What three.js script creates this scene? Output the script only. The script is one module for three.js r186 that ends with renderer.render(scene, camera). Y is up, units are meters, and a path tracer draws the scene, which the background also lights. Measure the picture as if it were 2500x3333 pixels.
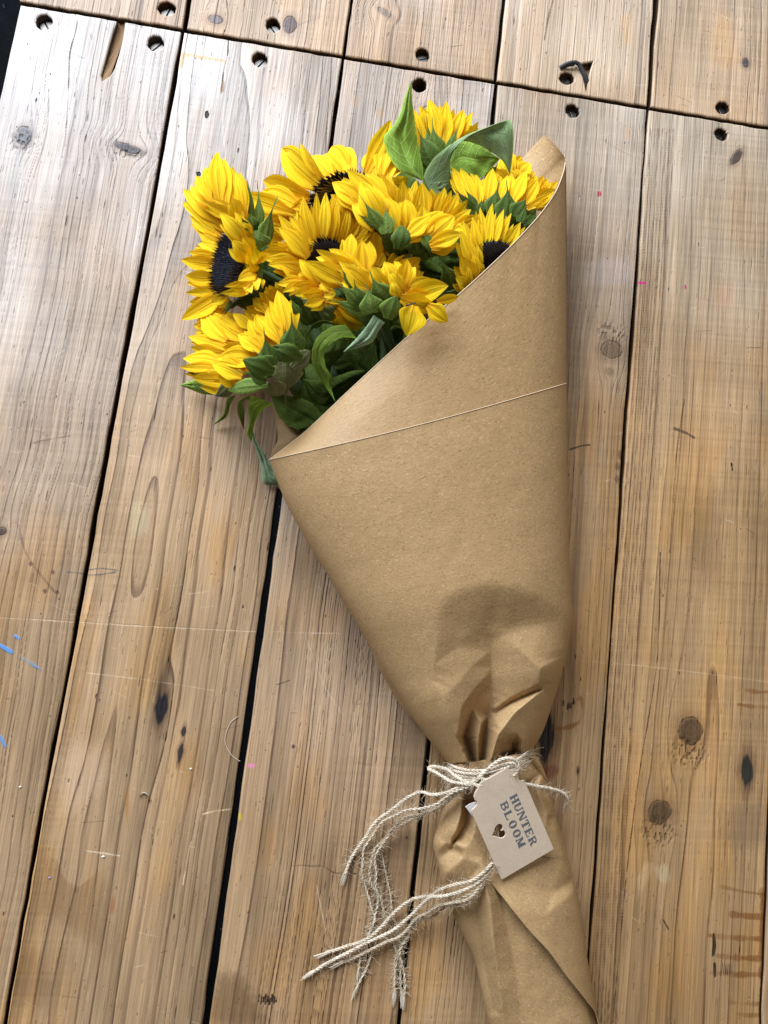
import * as THREE from 'three';
import { mergeGeometries } from 'three/addons/utils/BufferGeometryUtils.js';
import { RectAreaLightUniformsLib } from 'three/addons/lights/RectAreaLightUniformsLib.js';

// ---------------------------------------------------------------- camera, light, exposure
RectAreaLightUniformsLib.init();
const scene = new THREE.Scene();
const renderer = new THREE.WebGLRenderer({ antialias: true });
renderer.setSize(768, 1024);
renderer.toneMapping = THREE.LinearToneMapping;
renderer.toneMappingExposure = 1.1;
renderer.shadowMap.enabled = true;

const V3 = (x, y, z) => new THREE.Vector3(x, y, z);
const FOCAL = 2503, PW = 2500, PH = 3333;                    // a phone's main camera
const RIGHT = V3(0.98974, 0.08506, -0.11481).normalize();
const FWD = V3(0.06700, -0.98597, -0.15286).normalize();
RIGHT.addScaledVector(FWD, -RIGHT.dot(FWD)).normalize();
const DOWN = V3(0, 0, 0).crossVectors(FWD, RIGHT).normalize();
const EYE = FWD.clone().multiplyScalar(-0.63);
const camera = new THREE.PerspectiveCamera(2 * Math.atan(PH / 2 / FOCAL) * 180 / Math.PI, 0.75, 0.02, 40);
camera.position.copy(EYE);
camera.quaternion.setFromRotationMatrix(new THREE.Matrix4().makeBasis(RIGHT, DOWN.clone().negate(), FWD.clone().negate()));

scene.background = new THREE.Color(0.10, 0.10, 0.10);         // the dim light of the room itself
function areaLight(x, y, z, w, h, color, intensity, tx, ty, tz) {
  const l = new THREE.RectAreaLight(color, intensity, w, h);
  l.position.set(x, y, z); l.lookAt(tx, ty, tz); l.name = 'area_light'; scene.add(l);
  return l;
}
areaLight(-1.05, 1.22, -1.50, 1.8, 1.4, new THREE.Color(0.84, 0.95, 1.12), 16.5, -0.1, 0, -0.1);  // the window at the upper left
areaLight(1.6, 1.9, 0.5, 1.0, 1.0, new THREE.Color(1.0, 0.90, 0.74), 3.5, 0, 0, 0);  // added warm fill from the right, no window known there

// ---------------------------------------------------------------- helpers
// the place on the ray through a point of the photograph (in its own pixels) where the height above the table is h
function at(px, py, h = 0) {
  const d = FWD.clone().addScaledVector(RIGHT, (px - PW / 2) / FOCAL).addScaledVector(DOWN, (py - PH / 2) / FOCAL);
  return EYE.clone().addScaledVector(d, (h - EYE.y) / d.y);
}
const DS = 2500 / 1659;
const dat = (x, y, h) => at(x * DS, y * DS, h);               // the same, measured on a reduced print
function rng(seed) { let s = seed >>> 0; return () => { s = (s + 0x6d2b79f5) | 0; let t = Math.imul(s ^ (s >>> 15), 1 | s); t = (t + Math.imul(t ^ (t >>> 7), 61 | t)) ^ t; return ((t ^ (t >>> 14)) >>> 0) / 4294967296; }; }
const clamp = (x, a = 0, b = 1) => Math.min(b, Math.max(a, x)), lerp = (a, b, t) => a + (b - a) * t;
const sstep = (a, b, x) => { const t = clamp((x - a) / (b - a)); return t * t * (3 - 2 * t); };
const HASH = new Float32Array(65536); { const r = rng(77); for (let i = 0; i < 65536; i++) HASH[i] = r(); }
const hash2 = (x, y) => HASH[(Math.imul(x, 374761) + Math.imul(y, 668265) + Math.imul(x ^ (y << 7), 9176)) & 65535];
function noise(x, y) {
  const ix = Math.floor(x), iy = Math.floor(y), fx = x - ix, fy = y - iy, u = fx * fx * (3 - 2 * fx), v = fy * fy * (3 - 2 * fy);
  const a = hash2(ix, iy), b = hash2(ix + 1, iy), c = hash2(ix, iy + 1), d = hash2(ix + 1, iy + 1);
  return a + (b - a) * u + (c - a) * v + (a - b - c + d) * u * v;
}
const fbm = (x, y) => noise(x, y) * 0.55 + noise(x * 2.1 + 7.3, y * 2.1 + 3.1) * 0.29 + noise(x * 4.3 + 1.7, y * 4.3 + 9.2) * 0.16;
const srgb = (x) => 255 * (x <= 0.0031308 ? 12.92 * x : 1.055 * Math.pow(Math.max(x, 0), 1 / 2.4) - 0.055);
function canvasOf(w, h) { const c = document.createElement('canvas'); c.width = w; c.height = h; return c; }
function texOf(c, color, repeat) {
  const t = new THREE.CanvasTexture(c);
  if (color) t.colorSpace = THREE.SRGBColorSpace;
  t.wrapS = t.wrapT = repeat ? THREE.RepeatWrapping : THREE.ClampToEdgeWrapping;
  t.magFilter = THREE.LinearFilter;
  return t;
}
const counts = {};
function numbered(name) { const n = counts[name] = (counts[name] ?? -1) + 1; return n ? name + '_' + String(n).padStart(3, '0') : name; }
function thing(name, label, category, p, group) {
  const o = new THREE.Group(); o.name = numbered(name); o.userData = { label, category };
  if (group) o.userData.group = group;
  if (p) o.position.copy(p);
  scene.add(o); return o;
}
// a mesh whose geometry is written in world coordinates, put under its thing
function part(name, geo, mat, parent, label) {
  if (parent && parent !== scene) { parent.updateWorldMatrix(true, false); const p = V3().setFromMatrixPosition(parent.matrixWorld); geo.translate(-p.x, -p.y, -p.z); }
  const m = new THREE.Mesh(geo, mat); m.name = parent && parent !== scene ? name : numbered(name);
  m.castShadow = m.receiveShadow = true;
  if (label) m.userData.label = label;
  (parent || scene).add(m); return m;
}
// surface from f(u, v) -> Vector3, with uv in metres when su, sv are given
function surf(nu, nv, f, su = 1, sv = 1) {
  const pos = [], uv = [], idx = [];
  for (let j = 0; j <= nv; j++) for (let i = 0; i <= nu; i++) { const p = f(i / nu, j / nv); pos.push(p.x, p.y, p.z); uv.push(i / nu * su, j / nv * sv); }
  for (let j = 0; j < nv; j++) for (let i = 0; i < nu; i++) { const a = j * (nu + 1) + i, b = a + 1, c = a + nu + 1, d = c + 1; idx.push(a, c, b, b, c, d); }
  const g = new THREE.BufferGeometry();
  g.setAttribute('position', new THREE.Float32BufferAttribute(pos, 3)); g.setAttribute('uv', new THREE.Float32BufferAttribute(uv, 2)); g.setIndex(idx);
  g.computeVertexNormals(); return g;
}
// a polyline sampled by its length, 0..1, in any number of dimensions
function along(pts) {
  const n = pts.length, dist = [0];
  for (let i = 1; i < n; i++) dist.push(dist[i - 1] + Math.hypot(pts[i][0] - pts[i - 1][0], pts[i][1] - pts[i - 1][1]));
  return (t) => {
    const s = clamp(t) * dist[n - 1]; let i = 1; while (i < n - 1 && dist[i] < s) i++;
    const k = (s - dist[i - 1]) / (dist[i] - dist[i - 1] || 1), P = (j) => pts[clamp(j, 0, n - 1)], a = P(i - 2), b = P(i - 1), c = P(i), d = P(i + 1);
    return b.map((_, m) => { const m1 = (c[m] - a[m]) / 2 * 0.8, m2 = (d[m] - b[m]) / 2 * 0.8, k2 = k * k, k3 = k2 * k; return (2 * k3 - 3 * k2 + 1) * b[m] + (k3 - 2 * k2 + k) * m1 + (-2 * k3 + 3 * k2) * c[m] + (k3 - k2) * m2; });
  };
}
// heights given at scattered points, joined by flat triangles between them: crisp creases, as in folded paper
function facets(lines) {
  const P = [];
  for (const l of lines) for (let i = 0; i < l.length; i++) { const a = l[i], b = l[i + 1]; const n = b ? Math.max(1, Math.round(Math.hypot(b[0] - a[0], b[1] - a[1]) / 9)) : 1; for (let k = 0; k < n; k++) { const t = k / n, p = b ? [lerp(a[0], b[0], t), lerp(a[1], b[1], t), lerp(a[2], b[2], t)] : a; if (!P.some((q) => Math.hypot(q[0] - p[0], q[1] - p[1]) < 3.5)) P.push([p[0] + (noise(P.length * 1.7, 2) - 0.5) * 0.6, p[1] + (noise(P.length * 1.7, 8) - 0.5) * 0.6, p[2]]); } }
  const S = [[-5000, -5000, 0], [9000, -5000, 0], [2000, 12000, 0]], V = [...P, ...S], n = P.length;
  let T = [[n, n + 1, n + 2]];
  const inside = (t, p) => { const [a, b, c] = t.map((i) => V[i]), ax = a[0] - p[0], ay = a[1] - p[1], bx = b[0] - p[0], by = b[1] - p[1], cx = c[0] - p[0], cy = c[1] - p[1], d = (ax * ax + ay * ay) * (bx * cy - cx * by) - (bx * bx + by * by) * (ax * cy - cx * ay) + (cx * cx + cy * cy) * (ax * by - bx * ay), o = (b[0] - a[0]) * (c[1] - a[1]) - (b[1] - a[1]) * (c[0] - a[0]); return o > 0 ? d > 0 : d < 0; };
  for (let i = 0; i < n; i++) {
    const bad = T.filter((t) => inside(t, V[i])), E = new Map();
    for (const t of bad) for (const [a, b] of [[t[0], t[1]], [t[1], t[2]], [t[2], t[0]]]) { const k = Math.min(a, b) + '_' + Math.max(a, b); E.has(k) ? E.set(k, null) : E.set(k, [a, b]); }
    T = T.filter((t) => !bad.includes(t)); for (const e of E.values()) if (e) T.push([e[0], e[1], i]);
  }
  T = T.filter((t) => t.every((i) => i < n));
  const one = (x, y) => { for (const t of T) { const [a, b, c] = t.map((i) => V[i]), D = (b[1] - c[1]) * (a[0] - c[0]) + (c[0] - b[0]) * (a[1] - c[1]), u = ((b[1] - c[1]) * (x - c[0]) + (c[0] - b[0]) * (y - c[1])) / D, v = ((c[1] - a[1]) * (x - c[0]) + (a[0] - c[0]) * (y - c[1])) / D; if (u >= -1e-6 && v >= -1e-6 && u + v <= 1.000001) return u * a[2] + v * b[2] + (1 - u - v) * c[2]; } return 0; };
  return (x, y, r = 4) => { let h = one(x, y) * 2; for (let k = 0; k < 6; k++) h += one(x + Math.cos(k * 1.047) * r, y + Math.sin(k * 1.047) * r); return h / 8000; };
}
function tube(points, r, seg = 6, r1 = r) {
  const c = new THREE.CatmullRomCurve3(points), n = points.length * 2, fr = c.computeFrenetFrames(n, false);
  return surf(seg, n, (u, v) => { const i = Math.round(v * n), p = c.getPointAt(i / n), a = u * 2 * Math.PI, q = lerp(r, r1, v); return p.addScaledVector(fr.normals[i], Math.cos(a) * q).addScaledVector(fr.binormals[i], Math.sin(a) * q); });
}
// ---------------------------------------------------------------- floor and table
const FLOOR = -0.74;
{
  const c = canvasOf(512, 512), x = c.getContext('2d'), im = x.createImageData(512, 512), r = rng(5);
  for (let i = 0; i < 512 * 512; i++) { const n = fbm((i % 512) / 14, Math.floor(i / 512) / 14), s = r() > 0.9985 ? 0.25 : 0; const b = 0.0012 + n * 0.003 + r() * 0.002 + s * 0.4; im.data.set([srgb(b * 0.85), srgb(b), srgb(b * 1.15), 255], i * 4); }
  x.putImageData(im, 0, 0);
  const t = texOf(c, true, true);
  const g = new THREE.PlaneGeometry(8, 8); g.rotateX(-Math.PI / 2); for (let i = 0; i < 4; i++) g.attributes.uv.setXY(i, g.attributes.uv.getX(i) * 8, g.attributes.uv.getY(i) * 8);
  const m = part('floor', g, new THREE.MeshPhysicalMaterial({ map: t, roughness: 0.9, specularIntensity: 0.1 }), scene); m.position.y = FLOOR; m.userData.kind = 'structure';
}
const THICK = 0.018;
const table = thing('pallet_table', 'weathered brown table top of wide pallet planks with dark gaps and screw holes', 'table', V3(0, FLOOR, 0));

// pine: growth rings cut lengthwise, fibres, knots, worn patches with painted sheen, and the marks that this plank carries
function pine(o) {
  const { x0, x1, z0, z1, w, h, seed } = o, W = x1 - x0, L = z1 - z0, r = rng(seed);
  const cc = canvasOf(w, h), bc = canvasOf(w, h), cx = cc.getContext('2d'), bx = bc.getContext('2d'), ci = cx.createImageData(w, h), bi = bx.createImageData(w, h);
  const knots = (o.knots ?? []).map((k) => { const p = at(k.p[0], k.p[1]), s = 0.000252; return { x: p.x - x0, z: p.z - z0, rx: k.r[0] * s, rz: k.r[1] * s, dark: k.dark ?? 0.6, rough: k.rough ?? 0, pull: k.pull ?? 1, a: k.a ?? 0, flame: k.flame, tone: k.tone ?? [0.11, 0.065, 0.04] }; });
  const so = seed * 13.7;
  for (let j = 0; j < h; j++) {
    const Z = (j + 0.5) / h * L, zz = Z + z0;
    const drift = (fbm(Z * 5 + so, so) - 0.5) * (o.wave ?? 0.012);
    for (let i = 0; i < w; i++) {
      const X = (i + 0.5) / w * W;
      let xs = X + drift, kd = 9, kk = null, pit = 0;
      for (const k of knots) {
        const dx = X - k.x, dz = Z - k.z, e = Math.exp(-(dx * dx) / (k.rx * k.rx * 9) - (dz * dz) / (k.rz * k.rz * 14));
        xs -= Math.sign(dx || 1) * Math.min(Math.abs(dx), k.rx * 1.4) * 0.75 * e * k.pull;
        const c = Math.cos(k.a), s = Math.sin(k.a), ax = dx * c + dz * s, az = -dx * s + dz * c;
        const q = (k.flame ? 0.5 * (Math.abs(ax / k.rx) + Math.abs(az / k.rz)) + 0.55 * Math.hypot(ax / k.rx, az / k.rz) + (noise(X * 420 + so, Z * 45) - 0.5) * 0.55 : Math.hypot(ax / k.rx, az / k.rz)) + (noise(X * 150 + so, Z * 150) - 0.5) * 0.22 + (noise(X * 500, Z * 500) - 0.5) * 0.1 + (k.flame ? (noise(X * 900, Z * 60) - 0.5) * 0.35 : 0);
        if (q < kd) { kd = q; kk = k; }
        if (k.rough) { const q2 = Math.hypot(dx / (k.rx * 2.0), (dz - k.rz * k.rough) / (k.rz * 1.5)); pit = Math.max(pit, sstep(1.15, 0.3, q2)); }
      }
      const wob = (fbm(X * 25 + so, Z * 4.5 + so) - 0.5);
      const rr = Math.hypot(xs - o.pith[0], o.pith[1] + Z * (o.taper ?? 0) + wob * (o.wob ?? 0.012)) + (noise(X * 110 + so, Z * 9) - 0.5) * 0.0009;
      const sp = o.ring * (1 + 0.5 * (noise(rr * 70 + so, 3.3) - 0.5)), ph = rr / sp + (o.dense ? o.dense(X / W, rr) : 0), f = ph - Math.floor(ph), idx = Math.floor(ph);
      const str = 0.45 + 0.75 * hash2(idx & 1023, seed);
      const dash = 0.55 + 0.9 * noise(X * 130 + so, Z * 16 + idx * 3.7), fib0 = noise(X * 1700 + so, Z * 60);
      let late = (0.30 * sstep(0.05, 0.85, f) + 0.85 * sstep(0.80, 0.94, f) * dash * (0.7 + 0.6 * fib0)) * (1 - sstep(0.965, 1, f)) * str;
      const band = hash2(idx + 311 & 1023, seed + 7) - 0.5;
      const fib = noise(X * 1500 + so, Z * 42 + so), fib2 = noise(X * 420 + so, Z * 14), str2 = noise(X * 60 + so, Z * 1.6);
      const saw = noise(X * 9 + so, Z * 420 + X * 30) - 0.5, blot = fbm(X * 13 + so, Z * 9 + so * 2), blot2 = fbm(X * 30 + 4 + so, Z * 11 + so);
      const wornSheen = sstep(o.wornSheenTo ?? 0.1, o.wornSheenFrom ?? -0.3, zz) * 0.85 + 0.08;  // partly wear, partly window sheen painted into the colour, stronger at the far end
      let R = 0.385, G = 0.238, B = 0.116;
      const honey = sstep(0.45, 0.75, blot2) * 0.9;
      R += 0.05 * honey; B -= 0.03 * honey;
      const lt = o.late ?? 0.5;
      R *= 1 - 0.62 * lt * late; G *= 1 - 0.70 * lt * late; B *= 1 - 0.74 * lt * late;
      const grey = clamp(wornSheen * (0.35 + 0.9 * blot));
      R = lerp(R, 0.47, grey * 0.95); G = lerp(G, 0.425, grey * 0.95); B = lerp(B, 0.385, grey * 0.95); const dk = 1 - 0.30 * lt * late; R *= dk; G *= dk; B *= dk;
      let m = 0.94 + 0.34 * (fib - 0.5) + 0.18 * (fib2 - 0.5) + 0.18 * (str2 - 0.5) + 0.13 * saw * sstep(0.5, 0.75, noise(X * 8 + so, Z * 5 + 3)) + 0.52 * (blot - 0.5) + 0.22 * band * (o.bands ?? 1);
      let b = 0.62 - 0.2 * late + 0.14 * (fib - 0.5) + 0.14 * (fib2 - 0.5);
      const tick = noise(X * 1150 + so, Z * 52 + 5), tl = sstep(0.9, 0.98, tick) * sstep(0.45, 0.7, noise(X * 60, Z * 12 + so)) * (0.4 + late);
      m *= 1 - 0.7 * tl; b -= 0.4 * tl;
      if (pit > 0) { const pn = noise(X * 620 + so, Z * 330), pv = pit * sstep(0.45, 0.8, pn); m *= 1 - 0.4 * pv; b -= 0.45 * pv; }
      if (kk && kd < 2.2) {
        const ringK = 0.5 + 0.5 * Math.sin(kd * 16 + 2 * noise(X * 200, Z * 200));
        const core = sstep(1.2, 0.8, kd), halo = sstep(2.2, 0.9, kd) * (1 - core);
        const kc = core * kk.dark;
        R = lerp(R, kk.tone[0] * (0.75 + 0.4 * ringK), kc); G = lerp(G, kk.tone[1] * (0.75 + 0.4 * ringK), kc); B = lerp(B, kk.tone[2] * (0.75 + 0.4 * ringK), kc);
        const hl = halo * (kk.flame ? 1.5 : 1); R *= 1 - 0.26 * hl; G *= 1 - 0.30 * hl; B *= 1 - 0.3 * hl;
        const rim = kk.flame ? 0 : sstep(0.14, 0, Math.abs(kd - 1.0)) * noise(X * 300, Z * 300) * 1.3; m *= 1 - 0.5 * rim * kk.dark; b -= 0.3 * rim;
      }
      m *= 1 + (r() - 0.5) * 0.13; const tint = o.tint ?? [1, 1, 1], k = (j * w + i) * 4, edge = Math.min(X, W - X), wearE = sstep(0.004, 0, edge) * noise(Z * 60, so) * 0.3;
      m *= 1 + wearE * 0.6;
      ci.data[k] = srgb(R * m * tint[0]); ci.data[k + 1] = srgb(G * m * tint[1]); ci.data[k + 2] = srgb(B * m * tint[2]); ci.data[k + 3] = 255;
      const bb = clamp(b) * 255; bi.data[k] = bi.data[k + 1] = bi.data[k + 2] = bb; bi.data[k + 3] = 255;
    }
  }
  cx.putImageData(ci, 0, 0); bx.putImageData(bi, 0, 0);
  // marks: given in pixels of the photograph, laid where they are on this plank
  const to = (q) => { const p = at(q[0], q[1]); return [(p.x - x0) / W * w, (p.z - z0) / L * h]; };
  const PXm = w / W * 0.000252;                                // canvas pixels per pixel of the photograph
  const line = (pts, color, wd, bump) => {
    const sp = along(pts), len = pts.reduce((q, p, i) => (i ? q + Math.hypot(p[0] - pts[i - 1][0], p[1] - pts[i - 1][1]) : 0), 0), n = Math.max(6, Math.round(len / 9)), k0 = r() * 99;
    for (const [c, st] of bump ? [[cx, color], [bx, bump]] : [[cx, color]]) {
      c.save(); c.strokeStyle = st; c.lineCap = 'round';
      for (let i = 0; i < n; i++) { const a = to(sp(i / n)), b = to(sp((i + 1) / n)), w = noise(i * 0.45 + k0, 3); c.globalAlpha = clamp(0.15 + 1.1 * noise(i * 0.3 + k0, 8)); c.lineWidth = Math.max(0.45, wd * PXm * (0.5 + 0.9 * w)); c.beginPath(); c.moveTo(a[0] + (noise(i * 0.7, k0) - 0.5) * 1.2, a[1] + (noise(i * 0.7, k0 + 4) - 0.5) * 1.2); c.lineTo(b[0], b[1]); c.stroke(); }
      c.restore();
    }
  };
  const blob = (pts, color, bump, soft = 0) => {
    const mx = pts.reduce((q, p) => q + p[0], 0) / pts.length, my = pts.reduce((q, p) => q + p[1], 0) / pts.length, sp = along([...pts, pts[0]]), n = soft ? 9 : 1;
    for (const [c, st] of bump ? [[cx, color], [bx, bump]] : [[cx, color]]) {
      c.save(); c.fillStyle = st; c.globalAlpha = soft ? 1.25 / n : 1;
      for (let l = 0; l < n; l++) { const k = soft ? 1.28 - 0.62 * l / n : 1; c.beginPath(); for (let i = 0; i <= 70; i++) { const q = sp(i / 70), jt = 1 + (noise(i * 0.8 + l * 3, seed + pts[0][0]) - 0.5) * (soft ? 0.34 : 0.2), [a, b] = to([mx + (q[0] - mx) * k * jt, my + (q[1] - my) * k * jt]); i ? c.lineTo(a, b) : c.moveTo(a, b); } c.fill(); }
      c.restore();
    }
  };
  // fine scratches and dents all over, as on any used table
  for (let i = 0; i < (o.scratches ?? 70); i++) {
    const a = r() * w, b = r() * h, an = r() < 0.6 ? (r() - 0.5) * 0.8 : r() * 6.28, ln = (3 + r() * r() * 46), c = r();
    cx.strokeStyle = c < 0.55 ? 'rgba(238,222,200,' + (0.15 + r() * 0.3) + ')' : 'rgba(40,26,18,' + (0.2 + r() * 0.4) + ')'; cx.lineWidth = 0.5 + r() * 0.8;
    cx.beginPath(); cx.moveTo(a, b); cx.quadraticCurveTo(a + Math.cos(an) * ln * 0.5 + r() * 4, b + Math.sin(an) * ln * 0.5, a + Math.cos(an) * ln, b + Math.sin(an) * ln); cx.stroke();
  }
  for (let i = 0; i < (o.scratches ?? 70) * 14; i++) {           // pores and lifted fibres along the grain
    const a = r() * w, b = r() * h, ln = 2 + r() * r() * 16, lean = (r() - 0.5) * 1.6, lite = r() < 0.42;
    cx.strokeStyle = lite ? 'rgba(240,224,200,' + (0.1 + r() * 0.25) + ')' : 'rgba(48,30,18,' + (0.15 + r() * 0.4) + ')'; cx.lineWidth = 0.5 + r() * 0.6;
    cx.beginPath(); cx.moveTo(a, b); cx.lineTo(a + lean, b + ln); cx.stroke();
    if (!lite) { bx.strokeStyle = 'rgba(40,40,40,0.5)'; bx.lineWidth = 0.8; bx.beginPath(); bx.moveTo(a, b); bx.lineTo(a + lean, b + ln); bx.stroke(); }
  }
  for (let i = 0; i < (o.specks ?? 90); i++) { const s = 0.4 + r() * r() * 2.2; const a = r() * w, b = r() * h; cx.fillStyle = 'rgba(30,20,14,' + (0.3 + r() * 0.5) + ')'; cx.beginPath(); cx.ellipse(a, b, s * 0.6, s * (1 + r() * 1.6), 0, 0, 6.3); cx.fill(); bx.fillStyle = 'rgba(40,40,40,0.6)'; bx.beginPath(); bx.ellipse(a, b, s * 0.6, s * 1.4, 0, 0, 6.3); bx.fill(); }
  if (o.marks) o.marks({ line, blob, cx, bx, to, PXm, r });
  return [texOf(cc, true), texOf(bc, false)];
}

// one plank: worn outline, eased edges, the holes drilled or torn through it
function plank(o) {
  const [map, bumpMap] = pine(o), { x0, x1, z0, z1, seed } = o, sh = new THREE.Shape(), N = 60, q = (a, b) => (noise(a, b) - 0.5);
  const xl = o.left ?? (() => x0), xr = o.right ?? (() => x1), lz = (t) => lerp(z0, z1, t);
  const pts = [];
  for (let i = 0; i <= N; i++) { const z = lz(i / N); pts.push([xl(z) + q(z * 60, seed) * 0.0011 + q(z * 9, seed + 3) * 0.0012, z]); }
  for (let i = 1; i < 20; i++) pts.push([lerp(xl(z1), xr(z1), i / 20), z1 + q(i * 1.3, seed) * 0.001]);
  for (let i = N; i >= 0; i--) { const z = lz(i / N); pts.push([xr(z) + q(z * 60, seed + 8) * 0.0011 + q(z * 9, seed + 5) * 0.0012, z]); }
  const notch = (o.notch ?? []).map((p) => { const a = at(p[0], p[1]); return [a.x, Math.max(a.z, z0)]; }), nx = notch.map((p) => p[0]), nHi = Math.max(...nx, -9), nLo = notch[notch.length - 1]?.[0] ?? 9;
  let cut = false;
  for (let i = 19; i > 0; i--) { const x = lerp(xl(z0), xr(z0), i / 20); if (notch.length && x <= notch[0][0] && !cut) { pts.push(...notch); cut = true; } if (notch.length && x <= notch[0][0] && x >= nLo) continue; pts.push([x, z0 + q(i * 1.3, seed + 2) * 0.001]); }
  sh.setFromPoints(pts.map((p) => new THREE.Vector2(p[0], -p[1])));
  const r = rng(seed + 50);
  for (const hole of o.holes ?? []) {
    const hp = new THREE.Path();
    if (hole.poly) hp.setFromPoints(hole.poly.map((p) => { const a = at(p[0], p[1]); return new THREE.Vector2(a.x, -a.z); }));
    else { const c = at(hole.p[0], hole.p[1]), rad = hole.r * 0.000252, v = []; for (let i = 0; i < 26; i++) { const a = i / 26 * 2 * Math.PI, k = rad * (0.95 + 0.13 * (r() - 0.5) + 0.05 * Math.sin(a * 2 + seed)); v.push(new THREE.Vector2(c.x + Math.cos(a) * k, -c.z + Math.sin(a) * k)); } hp.setFromPoints(v); }
    sh.holes.push(hp);
  }
  const B = 0.0014, g = new THREE.ExtrudeGeometry(sh, { depth: THICK - 2 * B, bevelEnabled: true, bevelSize: B, bevelThickness: B, bevelOffset: -B, bevelSegments: 2, curveSegments: 8 });
  g.rotateX(-Math.PI / 2); g.translate(0, -THICK + B, 0);
  const P = g.attributes.position, U = g.attributes.uv;
  for (let i = 0; i < P.count; i++) U.setXY(i, clamp((P.getX(i) - x0) / (x1 - x0), 0.001, 0.999), clamp(1 - (P.getZ(i) - z0) / (z1 - z0), 0.001, 0.999));
  const NM = g.attributes.normal, col = new Float32Array(P.count * 3);
  for (let i = 0; i < P.count; i++) { const side = Math.abs(NM.getY(i)) < 0.25; col.set(side ? [0.16, 0.13, 0.11] : [1, 1, 1], i * 3); }   // sides and hole walls coloured dark for the shade in the gaps
  g.setAttribute('color', new THREE.BufferAttribute(col, 3));
  const mat = new THREE.MeshPhysicalMaterial({ map, bumpMap, bumpScale: 0.0020, roughness: 0.5, specularIntensity: 0.38, vertexColors: true });
  const m = part('plank', g, mat, table);
  if (o.label) m.userData.label = o.label;
  return m;
}
const MAT = {
  hole: new THREE.MeshStandardMaterial({ color: new THREE.Color(0.03, 0.018, 0.01), roughness: 0.95 }),
  screw: new THREE.MeshStandardMaterial({ color: new THREE.Color(0.13, 0.115, 0.1), roughness: 0.42, metalness: 0.9 }),
  slot: new THREE.MeshStandardMaterial({ color: new THREE.Color(0.02, 0.016, 0.014), roughness: 0.9 }),
  rawWood: new THREE.MeshStandardMaterial({ color: new THREE.Color(0.2, 0.105, 0.04), roughness: 0.85 }),
  darkWood: new THREE.MeshStandardMaterial({ color: new THREE.Color(0.06, 0.04, 0.028), roughness: 0.9 }),
  splinter: new THREE.MeshStandardMaterial({ color: new THREE.Color(0.035, 0.033, 0.035), roughness: 0.8 }),
  steel: new THREE.MeshStandardMaterial({ color: new THREE.Color(0.55, 0.65, 0.85), roughness: 0.4, metalness: 0.3 }),
};
const under = (m, name, geo, mat) => { const p = V3(); m.updateWorldMatrix(true, false); p.setFromMatrixPosition(m.matrixWorld); geo.translate(-p.x, -p.y, -p.z); const k = new THREE.Mesh(geo, mat); k.name = name; k.castShadow = k.receiveShadow = true; m.add(k); return k; };
function screws(m, holes, seed) {
  const r = rng(seed);
  for (const h of holes) {
    if (h.poly) continue;
    const c = at(h.p[0], h.p[1]), rad = h.r * 0.000252, dep = h.deep ?? 0.0085;
    const bottom = new THREE.CylinderGeometry(rad * 1.06, rad * 1.06, 0.002, 24); bottom.translate(c.x, -dep - 0.004, c.z); under(m, 'screw_hole', bottom, MAT.hole);
    if (h.plain) continue;
    const sr = rad * 0.74, ox = (r() - 0.5) * rad * 0.2, oz = (r() - 0.5) * rad * 0.2, an = h.turn ?? r() * 3.1;
    const half = (sgn) => { const s = new THREE.Shape(); const a0 = 0.14; s.absarc(0, 0, sr, a0, Math.PI - a0, false); s.closePath(); const g = new THREE.ExtrudeGeometry(s, { depth: 0.0018, bevelEnabled: true, bevelSize: 0.0004, bevelThickness: 0.0005, bevelSegments: 2, curveSegments: 14 }); g.rotateX(-Math.PI / 2); g.rotateY(an + (sgn < 0 ? Math.PI : 0)); g.translate(c.x + ox, -dep, c.z + oz); return g; };
    const base = new THREE.CylinderGeometry(sr, sr, 0.002, 20).toNonIndexed(); base.translate(c.x + ox, -dep - 0.001, c.z + oz);
    const g1 = half(1), g2 = half(-1);
    under(m, 'screw_head', mergeGeometries([g1, g2, base]), MAT.screw);
  }
}
const Z0 = -0.4012, ZU = -0.4046, ZE = 0.56, ZT = -0.66;
const lowHoles1 = [{ p: [143, 71], r: 30, turn: 2.2 }, { p: [506, 140], r: 30, turn: 0.9 }];
const lowHoles2 = [{ p: [845, 193], r: 29, turn: 1.0 }];
const lowHoles3 = [{ p: [1366, 276], r: 28, plain: true }];
const lowHoles4 = [{ p: [1864, 360], r: 27, turn: 2.0 }];
const lowHoles5 = [{ p: [2348, 436], r: 26, turn: 0.5 }];
const upHoles1 = [{ p: [543, 27], r: 31, turn: 1.3 }];
const upHoles2 = [{ p: [889, 82], r: 28, turn: 2.3 }];
const upHoles3 = [{ p: [1376, 178], r: 27, turn: 0.4 }];
const upHoles4 = [{ p: [1845, 254], r: 27, turn: 1.1 }, { poly: [[1886, 208], [1931, 199], [1918, 240], [1909, 300], [1903, 270], [1896, 240]] }];
const upHoles5 = [{ p: [2353, 350], r: 27, turn: 1.9 }];

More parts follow.
